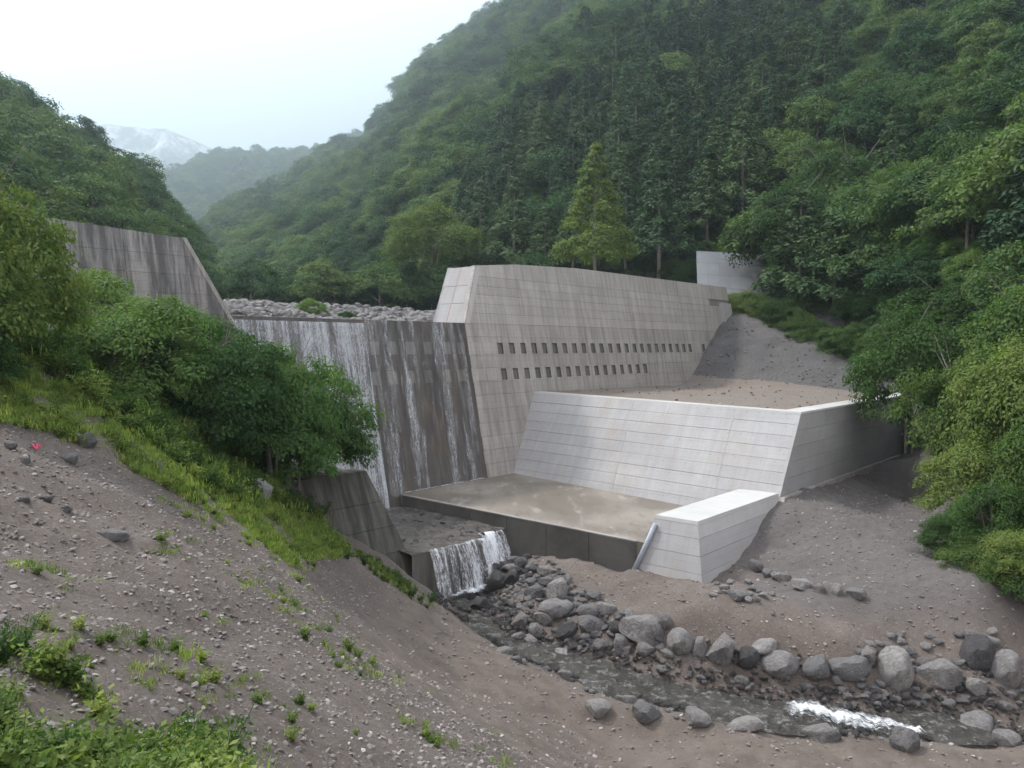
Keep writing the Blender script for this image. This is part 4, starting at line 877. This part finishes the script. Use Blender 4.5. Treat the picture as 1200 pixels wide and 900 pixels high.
def trunk_me(name, seed, h, r0, limbs=5, spread=.5, stems=1, seg=6):
    r = random.Random(seed); b = MB()
    for s_ in range(stems):
        ox, oy = (r.uniform(-.12, .12), r.uniform(-.12, .12)) if stems > 1 else (0, 0); lx, ly = r.uniform(-.3, .3)*(stems > 1), r.uniform(-.3, .3)*(stems > 1)
        pts = [(ox+lx*(i/5)**1.2+.02*r.uniform(-1, 1), oy+ly*(i/5)**1.2+.02*r.uniform(-1, 1), h*i/5-.08*(i == 0)) for i in range(6)]; b.tube(pts, [r0*(1-.8*i/5) for i in range(6)], seg)
        for _ in range(limbs):
            i = r.randint(1, 4); p = Vector(pts[i]); th = r.uniform(0, 6.28); l = r.uniform(.5, 1)*spread
            e = p+Vector((math.cos(th)*l, math.sin(th)*l, l*r.uniform(.4, .9))); mid = p.lerp(e, .5)+Vector((0, 0, -.06*l)); b.tube([p, mid, e], [r0*.4, r0*.25, r0*.08], 4)
    return mesh(name, b.V, b.F, M['bark'])
TREE = {}
TREE['broad'] = [(crown_me('crown', M['leaf'], 100+i, 75, 110, .040, .45, (1, 1, .95), .4, .34), trunk_me('trunk', 100+i, 1.3, .045, 5, .6)) for i in range(4)]
TREE['cedar'] = [(crown_me('crown', M['needle'], 120+i, 125, 85, .045, .7, (.85, .85, 2.1), .8, .27, True), trunk_me('trunk', 120+i, 2.7, .05, 0)) for i in range(3)]
TREE['near'] = [(crown_me('crown', M['leafnear'], 140+i, 130, 200, .024, .18, (1, 1, 1.0), .55, .25), trunk_me('trunk', 140+i, 1.2, .03, 6, .7, 2)) for i in range(3)]
TREE['shrub'] = [(crown_me('crown', M['leafshrub'], 160+i, 135, 210, .022, .0, (1, 1, .9), .38, .25), trunk_me('trunk', 160+i, 1.0, .02, 4, .5, 5)) for i in range(3)]
TREE['yellow'] = [(crown_me('crown', M['leafyel'], 180+i, 130, 200, .021, .08, (1, 1, 1.0), .3, .25), trunk_me('trunk', 180+i, 1.15, .022, 5, .6, 3)) for i in range(2)]
TREE['cone'] = [(crown_me('crown', M['leafnear'], 195, 170, 120, .033, .45, (.85, .85, 2.1), .5, .27, True), trunk_me('trunk', 195, 2.3, .04, 4, .4))]
first_src = {}
def tree(kind, P, s, label, cat, group=None, var=None, sz=None, name=None, rz=None):
    v = random.randrange(len(TREE[kind])) if var is None else var; cm, tm = TREE[kind][v]
    nm = name or {'broad': 'broadleaf_tree', 'cedar': 'cedar_tree', 'near': 'broadleaf_tree', 'shrub': 'shrub', 'yellow': 'yellow_green_tree', 'cone': 'conical_tree'}[kind]
    o = empty(nm, tuple(P), label, cat, group, random.uniform(0, 6.28) if rz is None else rz); o.scale = (s, s, s*(sz or 1))
    c_ = obj('crown', cm, o); obj('trunk', tm, o)
    first_src.setdefault((kind, v), c_); return o

# near trees and shrubs, hand placed: px of centre, Y, ground z, radius, vertical stretch
NEAR = [
 ('shrub',(-12.6,25.5,-2.2),3.0,1.25,'big dark green shrub filling the bank above the grass, left of the clump','shrub'),
 ('shrub',(-10.6,27.3,-3.6),2.9,1.5,'dense green shrub in the middle of the bank clump in front of the dam','shrub'),
 ('shrub',(-9.2,29.4,-5.0),2.6,1.85,'rounded green shrub right of the middle of the bank clump','shrub'),
 ('shrub',(-8.8,33.8,-5.7),2.5,1.6,'light green shrub at the right tip of the bank clump overhanging the dark wall','shrub'),
 ('shrub',(-9.3,32.5,-5.4),3.0,1.75,'green shrub behind the clump, nearest to the falling water','shrub'),
 ('shrub',(-12.4,31.0,-3.4),3.3,1.45,'green shrub behind the clump below the end of the left wing','shrub'),
 ('shrub',(-15.6,28.5,-1.4),3.2,1.25,'dark shrub behind the grass ridge at the left of the clump','shrub'),
 ('yellow',(-12.3,18.2,-.9),2.3,1.8,'yellow-green young tree with rusty leaf tips at the left edge','tree'),
 ('yellow',(-14.6,21.5,.0),2.5,1.15,'yellow-green bushy tree right behind the left edge tree','tree'),
 ('shrub',(-11.9,16.9,-.8),1.2,.9,'small dark shrub at the foot of the yellow-green tree','shrub'),
 ('near',tuple(aty(1112,436,60)),5.6,.95,'round mid-green tree with domed crown above the far end of the wing wall','tree'),
 ('near',(25.0,42.5,-7.4),3.2,1.7,'tall leafy tree overhanging the right end of the wing wall','tree'),
 ('near',(25.6,38.0,-7.8),3.6,1.75,'dark spreading tree at the right edge of the picture','tree'),
 ('near',(22.1,36.8,-8.8),2.5,1.4,'low bushy tree at the foot of the right bank beside the gravel','tree'),
 ('near',(20.0,32.6,-9.2),2.0,1.3,'low shrubby tree hanging over the dark gravel on the right','tree'),
 ('near',(19.4,29.6,-9.6),1.7,1.2,'small bushy tree low down at the right edge above the boulders','tree'),
 ('near',(23.6,33.8,-9.0),2.8,1.7,'dense bushy tree at the right edge behind the lower shrubs','tree'),
 ('near',(29.5,44,-6),4.2,1.7,'tall tree rising behind the others at the right edge','tree'),
 ('near',(18.9,33.2,-9.2),1.6,1.0,'dark low bush at the upper edge of the right gravel, under the trees','bush'),
 ('near',(18.6,30.8,-9.4),1.5,.9,'dark low bush in the shade above the dark blocky boulder','bush'),
 ('near',(19.4,29.2,-9.6),1.6,1.0,'dark low bush at the very right edge above the stone row','bush'),
 ('near',(25,28.5,-9.4),2.4,1.3,'dark bush just outside the lower right trees','tree'),
 ('near',(24.5,47.5,-6.0),3.6,1.7,'shaded tree between the domed tree and the right edge trees','tree'),
]
for i, (kd, P, s, sz, lab, cat) in enumerate(NEAR): tree(kd, P, s, lab, cat, None, i % len(TREE[kd]), sz)
for i, (px, py, Y, s, kd, sz, lab) in enumerate([
   (1050,330,78,6.2,'yellow',1.5,'tall yellow-tinted tree on the slope above the round crowned tree'),
   (930,335,86,6.5,'near',1.3,'pale green spreading tree at the forest edge right of the slope slab'),
   (985,300,92,6.5,'near',1.5,'blue-green tree rising behind the pale spreading tree'),
   (697,318,88,5.4,'cone',1.08,'large free-standing green tree among the dark cedars'),
   (505,325,108,6.5,'near',1.2,'light green broad tree at the foot of the slope left of the cedars'),
   (1150,330,72,6.5,'near',1.6,'dense green tree high on the right, behind the right edge trees'),
   (860,300,104,5.0,'near',1.3,'round tree standing behind the slope slab'),
   (1030,160,118,6,'yellow',1.3,'pale leafy crown high in the dark forest on the right'),
   ]):
    P = aty(px, py, Y); tree(kd, P-np.array([0, 0, .5]), s, lab, 'tree', None, i % len(TREE[kd]), sz)
P = L(-6.0, -13, 0); P[2] = upz(-6.0, -13)-.1; tree('shrub', P, 1.25, 'small bright green bush growing on the boulders behind the dam crest', 'bush', None, 0, 1.2, 'bush')
P = L(-4.4, -11, 0); P[2] = upz(-4.4, -11)-.1; tree('shrub', P, .8, 'smaller bush beside the right wing behind the crest', 'bush', None, 1, 1, 'bush')
# low brush along forest edge on the gravel slope
for i in range(46):
    f = i/45; px = np.interp(f, [0, .2, .5, .8, 1], [862, 880, 930, 1000, 1060])+random.uniform(-8, 8); Y = np.interp(f, [0, .2, .5, .8, 1], [84, 82, 76, 70, 64]); py = np.interp(f, [0, .2, .5, .8, 1], [368, 362, 388, 420, 425])+random.uniform(-10, 6)
    tree('near', aty(px, py, Y)-np.array([0, 0, 1.0]), random.uniform(1.3, 2.4), 'low dark green shrub along the forest edge above the gravel slope', 'shrub', 'low shrubs along the forest edge', name='shrub')

# forest
CED = [(530,330),(550,250),(600,180),(680,115),(790,60),(900,30),(1000,-20),(1230,-20),(1230,70),(1080,120),(960,170),(900,260),(870,340),(700,345)]
def forest_points(at, box, sp_fn, seed):
    r = np.random.default_rng(seed); out = []; Y = box[0]
    while Y < box[1]:
        sp = sp_fn(Y); x0, x1 = (box[2]-600)/FL*Y, (box[3]-600)/FL*Y; n = int((x1-x0)/sp)+1
        X = x0+(np.arange(n)+r.uniform(-.4, .4, n))*sp; YY = Y+r.uniform(-.45, .45, n)*sp; Z, p, s_ = at(X, YY); ok = ~np.isnan(Z); out.append(np.stack([X, YY, Z, np.full(n, sp)], 1)[ok]); Y += sp*.9
    return np.concatenate(out)
FR = forest_points(right_at, (20, 660, 150, 1330), lambda Y: max(5.2, 3.6+Y*.0125), 1)
FL_ = forest_points(left_at, (22, 170, -200, 240), lambda Y: 6.0, 2)
FM = forest_points(mid_at, (600, 1260, 60, 520), lambda Y: 13.0, 3)
def keep_clear(P):  # leave the slab and the near hand placed trees free
    a, b_ = proj(P[:, :3]); return ~((a > 800) & (a < 905) & (P[:, 1] < 96) & (P[:, 1] > 70))
FR = FR[keep_clear(FR)]
FR = FR[~((FR[:, 1] < 64) & (proj(FR[:, :3])[0] < 1175))]; FR = FR[FR[:, 1] > 46]
allp = []
for src, hill_ in ((FR, 'right'), (FL_, 'left'), (FM, 'mid')):
    a, b_ = proj(src[:, :3]); ced = inpoly(a, b_, CED) & (src[:, 1] < 330) & (hill_ == 'right')
    rr = RNG.random(len(src)); ced = np.where(hill_ == 'right', (ced & (rr < np.where(a < 940, .85, .15))) | ((a > 620) & (b_ > 10) & (rr < .07)), False)
    for i in range(len(src)): allp.append((src[i, 0], src[i, 1], src[i, 2], src[i, 3], bool(ced[i]), hill_, a[i], b_[i]))
allp.sort(key=lambda q: q[1])
cnt = {True: 0, False: 0}; rest = []
for x, y, z, sp, cd, hl, a, b_ in allp:
    s = sp*random.choice([random.uniform(.42, .7), random.uniform(.7, 1.05)]) if not cd else sp*random.uniform(.85, 1.15)*.95
    if hl == 'left': s = sp*random.uniform(.45, .85)
    in_frame = -30 < a < 1230 and b_ > -5 and hl != 'mid'
    if in_frame and cnt[cd] < (280 if cd else 185):
        cnt[cd] += 1
        if cd: tree('cedar', (x, y, z-.3), s, 'tall dark cedar standing in the dense forest on the right mountainside', 'cedar', 'cedars on the right mountainside', sz=random.uniform(.7, 1.0))
        elif hl == 'left': tree('broad', (x, y, z-.3), s, 'broadleaf tree in the dark forest on the left hill behind the left wing', 'tree', 'broadleaf trees on the left hill', sz=random.uniform(.9, 1.25))
        else: tree('broad', (x, y, z-.3), s, 'broadleaf tree in the green forest covering the right mountainside', 'tree', 'broadleaf trees on the right mountainside', sz=random.uniform(.9, 1.3))
    else: rest.append((x, y, z-.3, s, cd, hl))
ks = sorted(first_src); bs_ = [k_ for k_ in ks if k_[0] == 'broad']; cs_ = [k_ for k_ in ks if k_[0] == 'cedar']
srcs = [first_src[k_] for k_ in bs_+cs_]
for hl, nm in (('right', 'right_forest'), ('left', 'left_forest'), ('mid', 'far_forest')):
    q = [r_ for r_ in rest if r_[5] == hl]
    if not q: continue
    P = np.array([r_[:3] for r_ in q]); s = np.array([r_[3] for r_ in q]); cd = np.array([r_[4] for r_ in q]); n = len(q)
    var = np.where(cd, len(bs_)+RNG.integers(0, len(cs_), n), RNG.integers(0, len(bs_), n))
    scatter(nm, P, np.stack([s, s, s*RNG.uniform(.85, 1.25, n)], 1), RNG.uniform(0, 6.28, n), var, srcs)
print('trees', cnt, len(rest))
UG = forest_points(right_at, (40, 135, 480, 1330), lambda Y: 2.9, 8); a, b_ = proj(UG[:, :3]); UG = UG[~((a > 812) & (a < 905) & (UG[:, 1] < 93)) & ~((UG[:, 1] < 64) & (a < 1090))]
sq = RNG.uniform(1.1, 2.3, len(UG)); sk = [first_src[k_] for k_ in sorted(first_src) if k_[0] == 'shrub']
scatter('forest_undergrowth', UG[:, :3]-np.array([0, 0, .4]), np.stack([sq, sq, sq*RNG.uniform(.7, 1.3, len(UG))], 1), RNG.uniform(0, 6.28, len(UG)), RNG.integers(0, len(sk), len(UG)), sk)
# distant flood plain thicket behind the boulders
q = []
for i in range(90):
    Y = RNG.uniform(100, 165); X = (RNG.uniform(205, 545)-600)/FL*Y; k_, t_ = toL(X, Y); q.append(np.array([X, Y, upz(k_, t_)-.2]))
for P in q: tree('broad', P, random.uniform(2.6, 4.6), 'light green tree in the thicket at the valley bottom behind the stony riverbed', 'tree', 'thicket trees on the valley bottom', sz=random.uniform(.9, 1.2))

# concrete slab on the far slope
b = MB(); A_, B_, C_, D_ = aty(818, 350, 86), aty(893, 357, 86), aty(897, 298, 93), aty(816, 294, 93); bk_ = np.array([.1, .5, -.3])
ss = empty('slope_slab', tuple(A_), 'pale grey concrete slope protection in the forest above the end of the right wing', 'retaining wall')
for i in range(6):
    for j in range(4):
        f0, f1, g0, g1 = i/6+.0006, (i+1)/6-.0006, j/4+.001, (j+1)/4-.001
        q_ = lambda f, g: (A_*(1-f)+B_*f)*(1-g)+(D_*(1-f)+C_*f)*g
        d = np.array([0, random.uniform(-.015, .015), 0]); b = MB(); b.hexa([q_(f0, g0)+d, q_(f1, g0)+d, q_(f1, g0)+bk_, q_(f0, g0)+bk_, q_(f0, g1)+d, q_(f1, g1)+d, q_(f1, g1)+bk_, q_(f0, g1)+bk_]); b.build('slab_panel', M['shot'], ss)

# ------------------------------------------------------------------ weeds and grass
def weed_me(name, mat, seed, stems, h, ls_, per):
    r = np.random.default_rng(seed); Vs, Fs, base = [], [], 0
    for s_ in range(stems):
        th = r.uniform(0, 6.28); ln = r.uniform(.15, .6); d = np.array([math.cos(th)*ln, math.sin(th)*ln, 1])*h*r.uniform(.6, 1.1)
        n = per; f = r.uniform(.15, 1, n)[:, None]; C = d*f+r.normal(size=(n, 3))*ls_*.9*np.array([1, 1, .5]); Nn = r.normal(size=(n, 3))*.55+np.array([0, 0, 1])
        V, F = quads(C, Nn, ls_*r.uniform(.5, 1.2, n)*(1.2-.5*f[:, 0]), .5, r); Vs.append(V); Fs.append(F+base); base += len(V)
        w = .006; V = np.array([[-w, 0, 0], [w, 0, 0], d+[w*.5, 0, 0], d-[w*.5, 0, 0]]); Vs.append(V); Fs.append(np.array([[0, 1, 2, 3]])+base); base += 4
    return mesh(name, np.concatenate(Vs), np.concatenate(Fs), mat)
def grass_me(name, mat, seed, n, h, spread, w=.012):
    r = np.random.default_rng(seed); V, F = [], []
    for i in range(n):
        x, y = r.normal(size=2)*spread*.5; th = r.uniform(0, 6.28); l = r.uniform(.5, 1.1)*h; bx, by = math.cos(th)*l*.5, math.sin(th)*l*.5; ux, uy = -math.sin(th)*w, math.cos(th)*w
        b0 = len(V); V += [(x-ux, y-uy, 0), (x+ux, y+uy, 0), (x+bx*.4+ux*.8, y+by*.4+uy*.8, l*.6), (x+bx*.4-ux*.8, y+by*.4-uy*.8, l*.6), (x+bx, y+by, l*.95)]; F += [(b0, b0+1, b0+2, b0+3), (b0+3, b0+2, b0+4)]
    return mesh(name, V, F, mat)
wsrc = []
for i, (me, px, py, lab) in enumerate([(weed_me('weed', M['weed'], 1, 9, .34, .045, 26), 60, 800, 'leafy green weed in the lower left corner'), (weed_me('weed', M['weed'], 2, 6, .25, .06, 16), 120, 845, 'broad leaved weed in the lower left corner, right of the taller one'),
        (weed_me('weed', M['leafnear'], 3, 11, .42, .035, 34), 20, 770, 'darker feathery weed at the left edge above the corner plants'), (grass_me('grass_tuft', M['grass'], 4, 46, .17, .34, .009), 240, 560, 'yellow-green grass tuft on the bank ridge'), (grass_me('grass_tuft', M['weed'], 5, 36, .17, .26), 215, 770, 'short green grass tuft on the near gravel slope')]):
    P = hit(px, py); o = obj(me.name, me); o.location = tuple(P-np.array([0, 0, .02])); tag(o, lab, 'weed' if i < 3 else 'grass', kind=None if i < 3 else 'stuff'); wsrc.append(o)
def sc_plants(name, P, lo, hi, var):
    n = len(P); s = RNG.uniform(lo, hi, n); scatter(name, P-np.array([0, 0, .02]), np.stack([s, s, s*RNG.uniform(.7, 1.2, n)], 1), RNG.uniform(0, 6.28, n), RNG.choice(var, n), wsrc, tilt=.15)
P, a, b_ = world_pts(lambda a, b_, k_, t_, X, Y: inpoly(a, b_, GRASS2), 9000, (-9, 1, 2.5, 11)); d = fbm(P[:, 0], P[:, 1], .9, 3, 70); sc_plants('corner_weeds', P[d > -.3], .35, 1.15, [0, 0, 1, 2, 4, 3, 1])
P, a, b_ = world_pts(lambda a, b_, k_, t_, X, Y: (inpoly(a, b_, GRASS)) & (X < -2), 48000, (-22, -2, 12, 33)); d = fbm(P[:, 0], P[:, 1], 1.1, 4, 71); sc_plants('bank_grass', P[d > -.25+.25*np.clip((P[:, 0]+8)/4, 0, 1)], .35, 1.0, [3, 3, 3, 3, 4, 4, 0])
P, a, b_ = world_pts(lambda a, b_, k_, t_, X, Y: (a > -40) & (a < 640) & (b_ < 930) & ~inpoly(a, b_, FLAT) & (X < 0), 6000, (-14, 3, 5, 31)); d = fbm(P[:, 0], P[:, 1], .7, 4, 72); sc_plants('sparse_weeds', P[d > .3], .25, .7, [0, 3, 4, 4])
P, a, b_ = world_pts(lambda a, b_, k_, t_, X, Y: inpoly(a, b_, [(440,655),(480,690),(515,712),(500,715),(430,668),(380,640)]) & (Y > 25), 30000, (-8, 0, 26, 34)); sc_plants('ledge_weeds', P[:170], .5, 1.0, [0, 2, 3, 2])
P, a, b_ = world_pts(lambda a, b_, k_, t_, X, Y: (Y > 20) & (X < -8) & (k_ < -19), 5000, (-26, -8, 20, 38)); sc_plants('understory_weeds', P, 1.0, 2.2, [0, 2, 2, 3])
# pink ribbon
P = hit(43, 528); b = MB()
for i in range(5): a0 = i*.9; b.tube([P+[0, 0, .02], P+[math.cos(a0)*.08, math.sin(a0)*.05, .12], P+[math.cos(a0)*.09, math.sin(a0)*.09, .05+.03*i]], [.01, .012, .005], 4)
tag(b.build('marker_ribbon', M['pink'], origin=P), 'tiny scrap of bright pink ribbon on the stones at the left', 'ribbon')

# ------------------------------------------------------------------ air
b = MB(); b.hexa([(-6000, -300, -15.5), (6000, -300, -15.5), (6000, 5200, -15.5), (-6000, 5200, -15.5), (-6000, -300, 1500), (6000, -300, 1500), (6000, 5200, 1500), (-6000, 5200, 1500)])
hm = bpy.data.materials.new('haze'); hm.use_nodes = True; ns = hm.node_tree.nodes; ns.remove(ns['Principled BSDF']); pv = ns.new('ShaderNodeVolumePrincipled')
pv.inputs['Density'].default_value = .00062; pv.inputs['Color'].default_value = (.76, .90, 1, 1); pv.inputs['Anisotropy'].default_value = .72
hm.node_tree.links.new(pv.outputs[0], ns['Material Output'].inputs['Volume'])
tag(b.build('haze', hm), kind='stuff')
